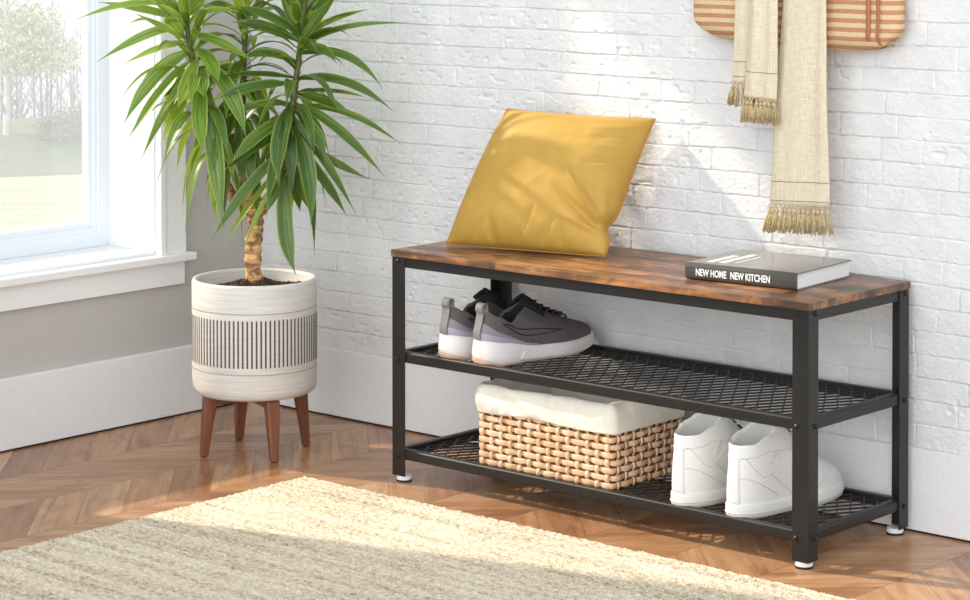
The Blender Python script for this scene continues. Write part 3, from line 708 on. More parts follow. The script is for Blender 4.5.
    def patch(name, mat, t0, t1, qf0, qf1, off, sd=(1, -1), nn=20, mm=8, solid=.0006):
        b = MB()
        if sd == 'heel': ths = [lerp(-t0, t0, k/nn) for k in range(nn+1)]
        for side in ([1] if sd == 'heel' else sd):
            if sd != 'heel': ths = [(math.acos(1-2*lerp(t0, t1, k/nn)) if side > 0 else 2*PI-math.acos(1-2*lerp(t0, t1, k/nn))) for k in range(nn+1)]
            rows = []
            for j in range(mm+1):
                row = []
                for k, th in enumerate(ths):
                    f = k/nn; q0, q1 = qf0(f), qf1(f); q = lerp(q0, q1, j/mm); row.append(s.upper(th % (2*PI), q) + s.nrm(th % (2*PI), q)*off)
                rows.append(row)
            b.rings(rows, False)
        return b.build(name, mat, t, smooth=True, solid=solid)
    if not white:
        patch('heel_counter', M_LILAC, 1.45, 0, lambda f: 0.0, lambda f: .10+.22*(1-abs(2*f-1)**2.2), .0012, 'heel', 36)
        patch('heel_film', Mat('mauve_grey_knit', (140, 130, 140), .6).m, 1.25, 0, lambda f: .10+.20*(1-abs(2*f-1)**2.2), lambda f: .15+.50*(1-abs(2*f-1)**1.6), .0004, 'heel', 36, solid=.0003)
        # pull tab loop
        b = MB(); pth = [s.upper(0, .08)+Vector((-.003, 0, 0)), s.upper(0, .30)+Vector((-.0035, 0, 0)), s.upper(0, .6)+Vector((-.004, 0, 0)), s.upper(0, .9)+Vector((-.006, 0, .002)), s.upper(0, 1)+Vector((-.010, 0, .006)), s.upper(0, 1)+Vector((-.008, 0, .014)), s.upper(0, 1)+Vector((-.002, 0, .018)), s.upper(0, 1)+Vector((.004, 0, .014)), s.upper(0, 1)+Vector((.005, 0, .004)), s.upper(0, 1)+Vector((.006, 0, -.006))]
        sm = [pth[0]]
        for i in range(len(pth)-1):
            for k in range(1, 5):
                f = k/4; a, p0, p1, c = pth[max(0, i-1)], pth[i], pth[i+1], pth[min(len(pth)-1, i+2)]
                sm.append(.5*((2*p0)+(p1-a)*f+(2*a-5*p0+4*p1-c)*f*f+(3*p0-a-3*p1+c)*f**3))
        rows = []
        for i, p in enumerate(sm):
            tg = (sm[min(i+1, len(sm)-1)]-sm[max(i-1, 0)]).normalized(); nv = Vector((0, 1, 0)).cross(tg); w = .0095
            rows.append([p+Vector((0, -w, 0))-nv*.0012, p+Vector((0, w, 0))-nv*.0012, p+Vector((0, w, 0))+nv*.0012, p+Vector((0, -w, 0))+nv*.0012])
        b.rings(rows, True, 0, True, True); b.build('pull_tab', M_TAB, t, bevel=.0006)
        # side mark outline
        b = MB()
        for sd in (-1, 1):
            poly = [(.20, .74), (.36, .86), (.52, .64), (.70, .36), (.54, .38), (.36, .48), (.20, .74)]
            pts = []
            for (a0, q0), (a1, q1) in zip(poly, poly[1:]):
                for k in range(6): pts.append(s.on(lerp(a0, a1, k/6), sd, lerp(q0, q1, k/6), .0009))
            pts.append(pts[0]); b.tube(pts, .0010, 5, cap=False)
        b.build('side_mark', M_MARK, t, smooth=True)
    # tongue
    b = MB(); rows = []
    q0 = s.upper(PI, .62 if white else .88); q1 = s.upper(PI, 1)
    tipz = q1.z + (.012 if not white else .010); tip = Vector((q1.x-.014, 0, tipz))
    for j in range(11):
        f = j/10; c = (q0*(1-f)**2 + (q1+Vector((.004, 0, .003)))*2*f*(1-f) + tip*f*f); w = lerp(.022, .026, f)*(1-.93*f**6)**.5
        rows.append([c+Vector((-(.006 if white else .018)*(abs(u)**2)*(.3+.7*f), u*w, -abs(u)**2*(.008 if white else .016))) for u in [x/5-1 for x in range(11)]])
    b.rings(rows, False); b.build('tongue', M_WLEA if white else M_LINING, t, smooth=True, solid=.005)
    # laces
    b = MB(); nl = 6 if white else 6
    for i in range(nl):
        q = lerp(.60, .97, i/(nl-1)); dth = lerp(.42, .62, i/(nl-1)); pts = []
        for k in range(13):
            f = k/12*2-1; th = PI+f*dth; P = s.upper(th, q) + s.nrm(th, q)*(.0022 + .003*(1-f*f)); pts.append(P)
        b.tube(pts, .0026, 6, flat=.6)
        if i < nl-1 and not white:
            pts = [s.upper(PI+f*dth, lerp(q, lerp(.60, .97, (i+1)/(nl-1)), (f+1)/2))+s.nrm(PI+f*dth, q)*(.004+.003*(1-f*f)) for f in [x/6-1 for x in range(13)]]; b.tube(pts, .0024, 6)
    b.build('laces', M_WLEA if white else M_LACE, t, smooth=True)
    if white:
        b = MB(); st = .0008
        def line(fn, n=30): b.tube([fn(k/n) for k in range(n+1)], st, 5)
        line(lambda f: s.upper((-2.0+4.0*f) % (2*PI), .80-.02*math.cos(4*f-2)) + s.nrm((-2.0+4.0*f) % (2*PI), .8)*.0004, 50)
        b.build('stitching', M_WSTITCH, t, smooth=True)
        for sd in (-1, 1):
            b = MB()
            line(lambda f: s.on(lerp(.008, .30, f), sd, .10+.36*math.sin(PI*min(1, f*.5+.5)), .0004))
            line(lambda f: s.on(lerp(.03, .22, f), sd, lerp(.80, .44, sst(0, 1, f)), .0004))
            line(lambda f: s.on(lerp(.22, .52, f), sd, .44+.34*f**1.5, .0004))
            line(lambda f: s.on(lerp(.28, .44, f), sd, lerp(.48, .04, f), .0004))
            line(lambda f: s.on(lerp(.62, .80, f), sd, lerp(.10, .42, f), .0004))
            b.build('stitching', M_WSTITCH, t, smooth=True); b = MB()
            for e in range(5): pp = s.on(.33+.035*e, sd, .62+.045*e, .0009); b.tube([pp+Vector((-.0012, 0, -.001)), pp+Vector((.0012, 0, .001))], .0016, 6)
            b.build('eyelet_stitching', M_WSTITCH, t, smooth=True)
        b = MB(); b.rings([[s.upper(th % (2*PI), q)+s.nrm(th % (2*PI), q)*.0009 for th in (-.26, -.13, 0, .13, .26)] for q in [.02+.75*j/12 for j in range(13)]], False); b.build('heel_strip', M_WLEA, t, smooth=True, solid=.0012)
    return t
GR = 'pair of grey running shoes on the middle shelf'; GW = 'pair of white high-top sneakers on the bottom shelf'
def place(kind, hx, hy, tx, ty, z, label, nm, g):
    a = math.atan2(ty-hy, tx-hx); return make_shoe(kind, (hx, hy, z), a, label, nm, g)
place('run', .897, -.337, .905, -.045, ZM, 'left charcoal and lilac running shoe, half hidden behind its mate on the middle shelf', 'running_shoe', GR)
place('run', .985, -.340, 1.018, -.048, ZM, 'right charcoal and lilac running shoe, shown full length in front of its mate', 'running_shoe', GR)
place('high', 1.450, -.341, 1.478, -.048, ZL, 'white high-top sneaker beside the wicker basket on the bottom shelf', 'high_top_sneaker', GW)
place('high', 1.568, -.341, 1.594, -.048, ZL, 'white high-top sneaker behind the right front bench leg', 'high_top_sneaker', GW)

# ------------------------------------------------------------------ wicker basket
def build_basket():
    x0, x1, y0, y1 = .966, 1.292, -.320, -.104; z0 = ZL; H = .111
    t = empty('wicker_basket', ((x0+x1)/2, (y0+y1)/2, z0), label='rectangular woven wicker basket with cream cloth liner on the bottom shelf', cat='basket')
    O = T(-(x0+x1)/2, -(y0+y1)/2, -z0)
    rad = .012; per = []
    def corner(cx, cy, a0):
        return [(cx+rad*math.cos(a0+PI/2*k/5), cy+rad*math.sin(a0+PI/2*k/5)) for k in range(6)]
    base = corner(x1-rad, y0+rad, -PI/2)+corner(x1-rad, y1-rad, 0)+corner(x0+rad, y1-rad, PI/2)+corner(x0+rad, y0+rad, PI)
    base.append(base[0]); cum = [0]
    for a, c in zip(base, base[1:]): cum.append(cum[-1]+math.dist(a, c))
    Lp = cum[-1]; ns = 2*round(Lp/.0235/2); sp = Lp/ns
    def per_at(s):
        s = s % Lp
        for i in range(len(cum)-1):
            if s <= cum[i+1]:
                f = (s-cum[i])/(cum[i+1]-cum[i]); a, c = base[i], base[i+1]; tx, ty = c[0]-a[0], c[1]-a[1]; l = math.hypot(tx, ty)
                return Vector((a[0]+tx*f, a[1]+ty*f, 0)), Vector((ty/l, -tx/l, 0))
    b = MB(); nr = 8; ph = H/nr; A = .0027; NS = ns*8
    rr = random.Random(3)
    for r in range(nr):
        zc = z0+ph*(r+.5); rings = []; jit = [rr.uniform(-.0008, .0008) for _ in range(ns)]
        for k in range(NS+1):
            s = Lp*k/NS; p, n = per_at(s); c = math.cos(PI*s/sp + PI*r); off = A*math.copysign(abs(c)**.7, c); hh = .0054*(1+.05*c)
            zz = zc + jit[int(s/sp) % ns]*(.5-.5*math.cos(2*PI*s/sp))
            q = p+n*off; bul = n*.0003
            rings.append([q+Vector((0, 0, zz-hh))-n*.0007, q+Vector((0, 0, zz-hh*.6))+bul, q+Vector((0, 0, zz+hh*.6))+bul, q+Vector((0, 0, zz+hh))-n*.0007, q+Vector((0, 0, zz))-n*.0016])
        b.rings(rings, True)
    for k in range(ns):
        s0 = sp*k; rings = []
        for d in (0,):
            rings = []
            for j in range(nr*6+1):
                z = ph*nr*j/(nr*6); p, n = per_at(s0+d); c = math.cos(PI*k + PI*(z/ph-.5)); off = -A*.9*math.copysign(abs(c)**.7, c)
                q = p+n*off; tg = Vector((-n.y, n.x, 0)); w = .0048
                rings.append([q-tg*w+Vector((0, 0, z0+z)), q+n*.0004+Vector((0, 0, z0+z)), q+tg*w+Vector((0, 0, z0+z)), q-n*.0010+Vector((0, 0, z0+z))])
            b.rings(rings, True)
    b.xf(O).build('wicker_weave', M_WICK, t, smooth=True)
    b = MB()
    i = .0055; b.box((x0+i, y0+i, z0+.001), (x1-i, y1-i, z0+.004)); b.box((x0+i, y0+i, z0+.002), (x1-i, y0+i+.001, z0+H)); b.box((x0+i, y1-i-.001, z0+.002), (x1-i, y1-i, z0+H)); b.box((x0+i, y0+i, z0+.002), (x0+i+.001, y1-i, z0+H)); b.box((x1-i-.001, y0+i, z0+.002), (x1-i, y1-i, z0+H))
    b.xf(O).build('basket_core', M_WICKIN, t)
    # liner: folds down over rim outside, dips inside
    b = MB(); NP = 240; prof = [(.0040, .104), (.0046, .109), (.0055, .117), (.0060, .132), (.0040, .146), (.000, .1545), (-.007, .1555), (-.013, .150), (-.016, .135), (-.018, .10), (-.020, .03)]
    rings = []
    for j, (e, z) in enumerate(prof):
        ring = []
        for k in range(NP):
            s = Lp*k/NP; p, n = per_at(s)
            wr = (float(vnoise(s*22+z*30, z*26+9*s, 61))-.5)*.014 + (float(vnoise(s*60-z*40, z*60-20*s, 62))-.5)*.007
            dz = (float(vnoise(s*9, 1, 63))-.5)*.010 if j == 0 else ((float(vnoise(s*9, 1, 63))-.5)*.007 if j < 3 else (float(vnoise(s*6, 2, 64))-.5)*.006 if j < 8 else 0)
            q = p + n*(max(e + (wr if 0 < j < 9 else .2*wr), .0042 if j < 4 else -.05)); ring.append((q.x, q.y, min(z0+z+dz, ZM-.026)))
        rings.append(ring)
    b.rings(rings, True)
    b.xf(O).build('cloth_liner', M_LINER, t, smooth=True, solid=.001, sub=1)
build_basket()

# ------------------------------------------------------------------ scarf, bag and the peg rail that carries them
M_PINE = wood('pale_oak_rail', (190, 150, 104), (214, 178, 132), (3, 30, 30))
pr = empty('peg_rail', (1.5, -.008, 1.16), label='pale oak rail with wooden pegs fixed to the brick wall above the hanging bag', cat='coat rack')
b = MB(); b.box((-.35, -.018, -.03), (.35, 0, .03)); b.build('rail', M_PINE, pr, bevel=.003)
for x in (-.25, 0, .25):
    b = MB(); b.tube([(x, -.016, 0), (x, -.080, .012), (x, -.088, .014)], [.008, .008, .012], 12); b.build('peg', M_PINE, pr, smooth=True)

bag = empty('tote_bag', (1.505, -.035, .86), label='terracotta and cream striped tote bag hanging on the brick wall behind the scarf', cat='bag')
def build_bag():
    N, Mz = 70, 50; x0, x1 = 1.268, 1.720; ztop = 1.03
    O = T(-1.505, .035, -.86)
    def zb(f): return interp(f, [(0, .880), (.10, .866), (.35, .860), (.62, .855), (.80, .853), (.93, .857), (1, .872)])
    b = MB(); rings = []
    for j in range(Mz+1):
        g = j/Mz; ring = []
        for k in range(N):
            a = 2*PI*k/N; ca, sa = math.cos(a), math.sin(a)
            f = .5+.5*math.copysign(abs(ca)**.55, ca); x = lerp(x0, x1, f)
            rnd = 1-(1-min(1, g/.16))**2.2; thick = (.027*(.25+.75*rnd))*(1-.55*max(0, g-.5))
            xin = (1-math.sqrt(max(0, 1-(1-min(1, g/.14))**2)))*.020; x = x + (xin if f < .5 else -xin)*abs(2*f-1)**2
            wr = .005*(float(vnoise(x*16+g*2, g*7, 71+(sa > 0)))-.5)*(1 if sa < 0 else .3) + .004*math.sin(x*40+g*3)*(1-g)*(sa < 0)
            y = -.037 + thick*math.copysign(abs(sa)**.6, sa) + wr*abs(sa)
            z = lerp(zb(f) + .010*(1-abs(sa)**.5), ztop, g); ring.append((x, min(y, -.0085), z))
        rings.append(ring)
    b.rings(rings, True, 0, True); b.xf(O).build('bag_body', M_BAG, bag, smooth=True)
    b = MB()
    for xx in (1.664, 1.684):
        rows = []
        for j in range(30):
            g = j/29; z = lerp(.862, ztop, g); rnd = 1-(1-min(1, g/.16))**2.2; y = -.037-.028*(.25+.75*rnd)*(1-.55*max(0, g-.5))-.0016
            w = .0042 if xx < 1.68 else .003; rows.append([(xx-w+.003*math.sin(g*4), y, z), (xx+w+.003*math.sin(g*4), y, z)])
        b.rings(rows, False)
    b.xf(O).build('side_webbing', M_BAGTRIM, bag, smooth=True, solid=.0008)
    b = MB()
    for y in (-.055, -.02):
        b.tube([(1.36, y, .99), (1.365, y, 1.05), (1.46, -.055, 1.165), (1.50, -.060, 1.185), (1.54, -.055, 1.165), (1.645, y, 1.05), (1.65, y, .99)], .008, 8, flat=.3, ref=(0, 1, 0))
    b.xf(O).build('handle', M_BAGTRIM, bag, smooth=True)
build_bag()

scarf = empty('linen_scarf', (1.5, -.085, .55), label='long beige linen scarf with knotted straw fringe hanging in front of the striped bag', cat='scarf')
def build_scarf():
    O = T(-1.5, .085, -.55)
    def panel(name, xl0, xr0, xl1, xr1, zt, zb, yb, folds, seed, slant=0, th=.0022, wave=.006):
        N, Mz = 44, 70; rows = []
        for j in range(Mz+1):
            g = j/Mz; z = lerp(zt, zb, g); row = []
            for i in range(N+1):
                f = i/N; x = lerp(lerp(xl0, xl1, g), lerp(xr0, xr1, g), f); y = yb
                for (c, w, a) in folds: y -= a*math.exp(-((f-c-.04*math.sin(g*3+seed))/w)**2)
                y -= wave*(float(vnoise(f*3+seed, g*4, 80+seed))-.5); x += .003*math.sin(g*7+seed)*(.3+abs(f-.5))
                row.append(Vector((x, y, z + slant*(f-.5)*g)))
            rows.append(row)
        b = MB(); b.rings(rows, False); b.xf(O); o = b.build(name, M_LINEN, scarf, smooth=True, solid=th)
        return rows, o
    def hem(rows, parent, gs):
        b = MB()
        for g in gs:
            r = rows[int(g*(len(rows)-1))]; b.tube([p+Vector((0, -.0016, 0)) for p in r], .00075, 4)
        b.xf(O); b.build('hem_stitch', M_SEAM, parent, smooth=True)
    def fringe(rows, parent, n, ln, seed, spread=1.12):
        rr = random.Random(seed); r = rows[-1]; b = MB(); mid = (r[0]+r[-1])/2
        for k in range(n):
            f = (k+.5)/n; p = r[min(len(r)-1, int(f*(len(r)-1)))].copy(); o = (p-mid)*(spread-1)
            knot = p + Vector((0, -.001, -ln*.22)) + o*.4
            for e in (-1, 1): b.tube([p+Vector((e*.0045, 0, .001)), knot+Vector((0, 0, .002))], [.0012, .0018], 5)
            b.tube([knot+Vector((0, 0, .004)), knot, knot+Vector((0, 0, -.004))], [.0022, .0044, .0026], 8)
            for q in range(20):
                a = rr.uniform(0, 2*PI); rd = rr.uniform(.1, 1)*.0062; e = knot + o + Vector((math.cos(a)*rd*1.15+rr.uniform(-.002, .002), math.sin(a)*rd, -ln*rr.uniform(.62, .86)))
                m = knot.lerp(e, .45)+Vector((math.cos(a)*rd*.5, math.sin(a)*rd*.4, 0)); b.tube([knot+Vector((math.cos(a)*.0015, math.sin(a)*.0015, -.002)), m, e], [.0011, .0013, .0009], 4)
        b.xf(O); b.build('fringe', M_FRINGE, parent, smooth=True)
    TOP = 1.178
    r, o = panel('long_end', 1.516, 1.588, 1.465, 1.594, TOP, .572, -.078, [(.9, .10, .004), (.45, .3, .003), (.12, .10, .003)], 1, .006)
    hem(r, o, (.932, .994)); fringe(r, o, 14, .048, 5, 1.13)
    r, o = panel('short_end', 1.462, 1.500, 1.422, 1.494, TOP, .764, -.099, [(.30, .2, .009), (.8, .15, .004)], 2, -.002)
    hem(r, o, (.89,)); fringe(r, o, 8, .044, 6, 1.10)
    r, o = panel('inner_fold', 1.394, 1.455, 1.390, 1.440, TOP, .790, -.084, [(.4, .25, .004)], 3, 0)
    hem(r, o, (.905, .985)); fringe(r, o, 5, .042, 7, 1.25)
    # the roll over the peg
    b = MB(); rows = []
    for j in range(13):
        a = PI*j/12; rows.append([Vector((lerp(1.39, 1.578, i/20), -.068-.024*math.cos(a) + .002*math.sin(i), TOP-.004+.018*math.sin(a))) for i in range(21)])
    b.rings(rows, False); b.xf(O).build('top_fold', M_LINEN, scarf, smooth=True, solid=.002)
build_scarf()

# ------------------------------------------------------------------ potted yucca
PC = Vector((.385, -.350, 0)); RP = .1275
yu = empty('potted_yucca', PC, label='tall yucca plant in a round whitewashed pot on wooden legs in the corner', cat='plant')
b = MB(); zt, zb = .3575, .1235
prof = [(0, zb), (RP-.022, zb), (RP-.010, zb+.002), (RP-.003, zb+.008), (RP, zb+.020), (RP, zt-.006), (RP-.002, zt-.001), (RP-.006, zt), (RP-.010, zt-.001), (RP-.0125, zt-.006), (RP-.014, .30), (0, .30)]
b.lathe(prof, (0, 0), 96)
nl = 87
for k in range(nl):
    a = 2*PI*k/nl; w = .0140; r = RP+.0004
    for z0, z1 in ((.193, .288),):
        b.add([(r*math.cos(a-w), r*math.sin(a-w), z0), (r*math.cos(a+w), r*math.sin(a+w), z0), (r*math.cos(a+w), r*math.sin(a+w), z1), (r*math.cos(a-w), r*math.sin(a-w), z1)], [(0, 1, 2, 3)], 1)
nd = 140
for k in range(nd):
    a = 2*PI*k/nd
    for z in (.3010, .1795):
        r = RP+.0005; n = Vector((math.cos(a), math.sin(a), 0)); tg = Vector((-n.y, n.x, 0)); c = n*r+Vector((0, 0, z)); b.add([c+tg*.0014*math.cos(q*PI/3)+Vector((0, 0, .0014*math.sin(q*PI/3))) for q in range(6)], [tuple(range(6))], 1)
b.build('pot', [M_POT, M_GROOVE], yu, smooth=True, ang=30)
legs = [(.344, -.458), (.485, -.392), (.434, -.246), (.278, -.297)]
for x, y in legs:
    a = math.atan2(y-PC.y, x-PC.x); ex = Vector((math.cos(a), math.sin(a), 0)); ey = Vector((-ex.y, ex.x, 0))
    b = MB(); rows = []
    for z, r, w in ((0, .111, .0062), (.004, .1105, .0082), (.05, .1055, .0105), (.095, .100, .0130), (.1225, .097, .0140)):
        c = ex*r+Vector((0, 0, z)); rows.append([c-ex*w*.9-ey*w, c+ex*w*.9-ey*w, c+ex*w*.9+ey*w, c-ex*w*.9+ey*w])
    b.rings(rows, True, 0, True, True); b.build('leg', M_WALNUT, yu, bevel=.003, seg=3)
b = MB()
for i in (0, 1):
    x, y = legs[i]; a = math.atan2(y-PC.y, x-PC.x); m = Matrix.Rotation(a, 3, 'Z'); b.box((-.1, -.010, .104), (.1, .010, .1195), 0, m, (0, 0, 0))
b.build('cross_brace', M_WALNUT, yu, bevel=.002)
# soil
def soil():
    b = MB(); n, m = 64, 26; rings = []
    for j in range(m+1):
        r = (RP-.0135)*(1-j/m)+.0001; ring = []
        for k in range(n):
            a = 2*PI*k/n; x, y = r*math.cos(a), r*math.sin(a); z = .331 + .022*math.exp(-(r/.055)**2) + .010*(float(vnoise(x*90+9, y*90+9, 90))-.5) + .008*(float(vnoise(x*220, y*220, 91))-.5)
            ring.append((x, y, z))
        rings.append(ring)
    b.rings(rings, True, 0, False, True)
    for k in range(260):
        a = R.uniform(0, 2*PI); r = R.random()**.6*.085; x, y = r*math.cos(a), r*math.sin(a); s = R.uniform(.0015, .005); z = .333+.022*math.exp(-(r/.055)**2)
        vs = [Vector(v)*s*R.uniform(.7, 1.2)+Vector((x, y, z)) for v in ((1, 0, 0), (0, 1, 0), (-1, 0, 0), (0, -1, 0), (0, 0, 1), (0, 0, -1))]
        b.add(vs, [(0, 1, 4), (1, 2, 4), (2, 3, 4), (3, 0, 4), (1, 0, 5), (2, 1, 5), (3, 2, 5), (0, 3, 5)])
    o = b.build('potting_soil', M_SOIL, yu); o['kind'] = 'stuff'
soil()
def pxp(u, v, dd=0): return atd(u, v, (PC.x, PC.y, .6), dd) - PC
def spline(pts, n=6):
    out = []
    for i in range(len(pts)-1):
        a, p0, p1, c = pts[max(0, i-1)], pts[i], pts[i+1], pts[min(len(pts)-1, i+2)]
        for k in range(n):
            f = k/n; out.append(.5*((2*p0)+(p1-a)*f+(2*a-5*p0+4*p1-c)*f*f+(3*p0-a-3*p1+c)*f**3))
    out.append(pts[-1]); return out
def knobby(b, pts, r0, r1, seed):
    sp = spline([Vector(p) for p in pts], 10); n = 16; rings = []; rr = random.Random(seed)
    nrm = None
    for i, p in enumerate(sp):
        t = (sp[min(i+1, len(sp)-1)]-sp[max(i-1, 0)]).normalized(); nrm = t.orthogonal() if nrm is None else (nrm - t*nrm.dot(t)); nrm.normalize(); bb = t.cross(nrm)
        r = lerp(r0, r1, i/(len(sp)-1))*(1+.10*math.sin(i*1.25+seed))
        rings.append([p + (nrm*math.cos(2*PI*k/n)+bb*math.sin(2*PI*k/n))*r*(1+.16*(float(vnoise(k*.9+seed, i*.5, 95))-.5)) for k in range(n)])
    b.rings(rings, True, 0, True, True)
b = MB()
knobby(b, [(0, 0, .325), pxp(253, 262), pxp(254, 240), pxp(256, 222), pxp(256, 208)], .0175, .0155, 1)
knobby(b, [pxp(256, 214), pxp(243, 204, .005), pxp(233, 196, .01), pxp(222, 178, .01)], .014, .0095, 2)
knobby(b, [pxp(257, 214), pxp(266, 202, -.01), pxp(276, 190, -.015), pxp(284, 172, -.01)], .014, .0095, 3)
knobby(b, [pxp(256, 212, .01), pxp(249, 196, .02), pxp(243, 180, .03), pxp(240, 160, .04)], .0115, .008, 4)
b.build('trunk', M_TRUNK, yu, smooth=True)
ST = {'a': [pxp(222, 178, .01), pxp(206, 130, .0), pxp(196, 80, -.01), pxp(188, 35, -.01), pxp(184, -20, -.01)],
      'b': [pxp(284, 172, -.01), pxp(290, 125, -.02), pxp(296, 80, -.02), pxp(302, 30, -.02), pxp(307, -25, -.02)],
      'c': [pxp(240, 160, .04), pxp(242, 110, .05), pxp(244, 60, .06), pxp(246, 10, .06), pxp(247, -30, .06)]}
b = MB()
for k, s in ST.items(): b.tube(spline(s, 5), [lerp(.0085, .0045, i/20) for i in range(21)], 8)
b.build('stem', M_STEM, yu, smooth=True)
def leaf(b, P0, P1, P2, w, tint, out, fold=.35, twist=0.):
    n = 16; rows = []; uvs = []
    for i in range(n+1):
        f = i/n; p = P0*(1-f)**2+P1*2*f*(1-f)+P2*f*f; t = ((P1-P0)*(1-f)+(P2-P1)*f).normalized()
        N0 = (Vector((0, 0, .8)) + out*.75); s = t.cross(N0)
        if s.length < .05: s = t.orthogonal()
        s.normalize(); nn = s.cross(t).normalized()
        if twist: a = twist*f; s, nn = s*math.cos(a)+nn*math.sin(a), nn*math.cos(a)-s*math.sin(a)
        ww = w*(.32+.68*sst(0, .30, f))*(1-sst(.50, 1.02, f)**1.5)*1.08 ; ww = max(ww, .0010*(1-f)+.00025)
        for u in (-1, -.5, 0, .5, 1): rows.append(p + s*u*ww + nn*(abs(u)**1.3)*ww*fold*(1-.5*f)); uvs.append((tint+.02+.48*(u+1)+(0), f))
    fs = [(i*5+k, i*5+k+1, (i+1)*5+k+1, (i+1)*5+k) for i in range(n) for k in range(4)]
    b.add(rows, fs, 0, uvs)
CAMD = Vector((CPOS.x-PC.x, CPOS.y-PC.y, .2)).normalized()
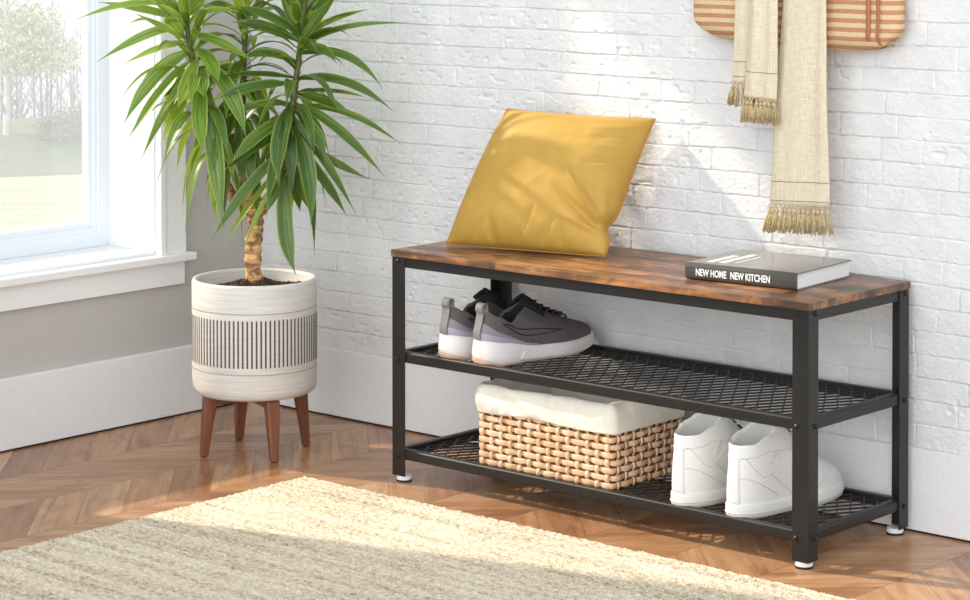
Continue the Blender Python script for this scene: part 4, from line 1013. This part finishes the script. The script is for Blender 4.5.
EXPL = {
 'a': [((185, 8), (140, -8), (70, 22), -.02, 5, .0095), ((188, 30), (160, 20), (95, 63), .0, 5, .0105), ((191, 42), (160, 44), (122, 65), .0, 6, .0085), ((195, 50), (148, 72), (124, 124), -.04, 4, .014), ((196, 57), (158, 90), (128, 139), -.03, 5, .012),
       ((197, 66), (168, 100), (141, 160), -.03, 4, .011), ((199, 72), (180, 105), (160, 146), -.02, 7, .016), ((198, 48), (214, 60), (219, 83), -.10, 5, .013), ((200, 66), (202, 82), (204, 98), -.11, 4, .014), ((203, 60), (236, 88), (246, 138), -.11, 4, .0155),
       ((205, 80), (216, 150), (222, 228), -.10, 4, .0170), ((202, 80), (196, 120), (203, 152), -.12, 5, .015), ((207, 96), (212, 140), (213, 172), -.08, 3, .012), ((187, 40), (170, 30), (132, 12), -.05, 6, .009), ((186, 25), (205, 5), (240, 12), -.06, 6, .010),
       ((186, 20), (160, -14), (110, -30), 0, 5, .012), ((184, 0), (190, -50), (215, -70), 0, 5, .012), ((184, 0), (165, -50), (135, -60), -.02, 4, .012), ((189, 30), (178, 12), (150, 2), -.08, 7, .011), ((190, 35), (212, 35), (255, 62), -.1, 5, .012),
       ((200, 70), (176, 92), (150, 100), .03, 2, .010), ((210, 100), (195, 150), (190, 190), .05, 3, .008), ((198, 60), (185, 85), (178, 108), -.1, 6, .013), ((188, 18), (205, -8), (232, -30), -.04, 6, .011), ((193, 50), (160, 60), (136, 92), .05, 3, .011),
       ((196, 62), (172, 84), (164, 128), .05, 7, .014), ((187, 22), (150, 8), (98, 2), .04, 4, .010), ((186, 12), (180, -20), (160, -50), -.05, 6, .012)],
 'b': [((298, 42), (325, 18), (370, 9), .03, 1, .0085), ((297, 48), (340, 18), (417, 24), -.02, 2, .0095), ((297, 50), (330, 26), (362, 26), -.05, 1, .009), ((296, 55), (350, 40), (383, 89), -.03, 2, .0125), ((294, 80), (345, 68), (394, 112), .0, 1, .0115), ((297, 92), (335, 88), (368, 98), .03, 1, .007),
       ((297, 94), (325, 98), (350, 112), -.03, 2, .011), ((294, 108), (345, 100), (403, 146), .02, 2, .0085), ((295, 104), (335, 118), (385, 177), -.03, 2, .0115), ((296, 50), (322, 40), (337, 64), -.09, 2, .012), ((291, 118), (320, 150), (356, 214), -.06, 2, .0115), ((290, 135), (325, 160), (371, 180), .02, 1, .0095),
       ((290, 112), (312, 160), (311, 227), -.08, 2, .0165), ((291, 140), (325, 180), (347, 216), -.03, 1, .0110), ((291, 104), (274, 140), (279, 185), -.13, 2, .0165), ((286, 175), (280, 235), (296, 275), -.07, 2, .0150), ((296, 112), (318, 132), (326, 157), -.08, 2, .0130), ((288, 160), (300, 185), (312, 215), .03, 1, .012),
       ((300, 32), (282, 0), (290, -40), -.05, 2, .0150), ((301, 30), (330, -8), (352, -22), -.02, 1, .0150), ((302, 20), (322, -25), (350, -60), 0, 2, .014), ((302, 10), (300, -50), (320, -90), 0, 2, .014), ((300, 35), (270, 12), (236, 6), -.05, 2, .011), ((299, 42), (262, 22), (232, 22), -.03, 1, .012),
       ((295, 62), (262, 46), (240, 60), -.08, 2, .011), ((294, 78), (255, 70), (212, 78), -.06, 1, .008), ((293, 84), (250, 82), (214, 100), -.08, 2, .011), ((291, 104), (258, 100), (224, 118), -.09, 3, .012), ((289, 118), (256, 130), (231, 164), -.11, 3, .0135), ((287, 130), (250, 150), (222, 172), -.05, 1, .011),
       ((286, 150), (248, 180), (211, 240), -.10, 2, .011), ((283, 165), (250, 200), (219, 252), -.07, 6, .0055), ((284, 170), (258, 205), (243, 252), -.08, 6, .0045), ((285, 170), (275, 192), (266, 214), -.05, 2, .010), ((290, 150), (296, 190), (300, 212), 0, 1, .012), ((299, 45), (318, 20), (340, -10), -.07, 2, .012), ((291, 100), (310, 120), (320, 150), .04, 0, .012)],
 'c': [((243, 70), (220, 60), (205, 90), -.02, 2, .012), ((243, 90), (225, 110), (222, 160), -.02, 1, .013), ((243, 80), (262, 95), (270, 140), -.02, 1, .013), ((242, 100), (238, 150), (245, 190), -.03, 2, .012), ((245, 20), (225, 0), (205, 5), 0, 2, .011), ((245, 20), (265, -5), (285, 0), 0, 1, .012), ((243, 110), (255, 150), (258, 200), -.02, 1, .012),
       ((242, 105), (220, 140), (205, 185), 0, 3, .010), ((244, 40), (240, 10), (232, -30), -.05, 3, .012), ((243, 60), (228, 75), (226, 120), -.08, 3, .013)]}
allb = {}
for key, lst in EXPL.items():
    b = MB()
    for (p0, p1, p2, dd, tint, w) in lst:
        s = {'a': -.01, 'b': -.02, 'c': .05}[key]
        A, B_, C_ = pxp(*p0, s), pxp(*p1, lerp(s, dd, .6)), pxp(*p2, dd)
        out = (CAMD*.9 + (C_-A)*1.0); out.z = 0; out = out.normalized() if dd <= .02 else -CAMD
        leaf(b, A, B_, C_, w, tint, out, R.uniform(.2, .45), R.uniform(-.5, .5))
    sp = spline(ST[key], 12); N = {'a': 38, 'b': 42, 'c': 40}[key]
    for i in range(N):
        f = i/N; P = sp[int((.12+.80*f)*(len(sp)-1))]; az = i*2.39996+R.uniform(-.3, .3); el = lerp(-.75, .95, f)+R.uniform(-.25, .25); L = R.uniform(.85, 1.15)*lerp(.13, .20, f)
        d = Vector((math.cos(az), math.sin(az), 0)); side = d.dot(CAMD)
        if key == 'b' and d.dot(VR) > .55 and f > .15: L *= .8
        C_ = P + d*L*math.cos(el)*.8 + Vector((0, 0, math.sin(el)*L - .07*(1.1-f)))
        B_ = P + d*L*.45 + Vector((0, 0, L*.42*max(.15, math.sin(el)+.7)))
        # keep clear of the two walls
        for V in (B_, C_):
            V.x = max(V.x, .03-PC.x); V.y = min(V.y, -.03-PC.y)
        tint = {'a': R.choice((2, 3, 4, 5, 6)), 'b': R.choice((0, 1, 2, 2, 3)), 'c': R.choice((0, 1, 2, 3))}[key]
        leaf(b, P, B_, C_, R.uniform(.0085, .0135), tint, d, R.uniform(.2, .45), R.uniform(-.6, .6))
    b.build('leaf_crown', M_LEAF, yu, smooth=True)
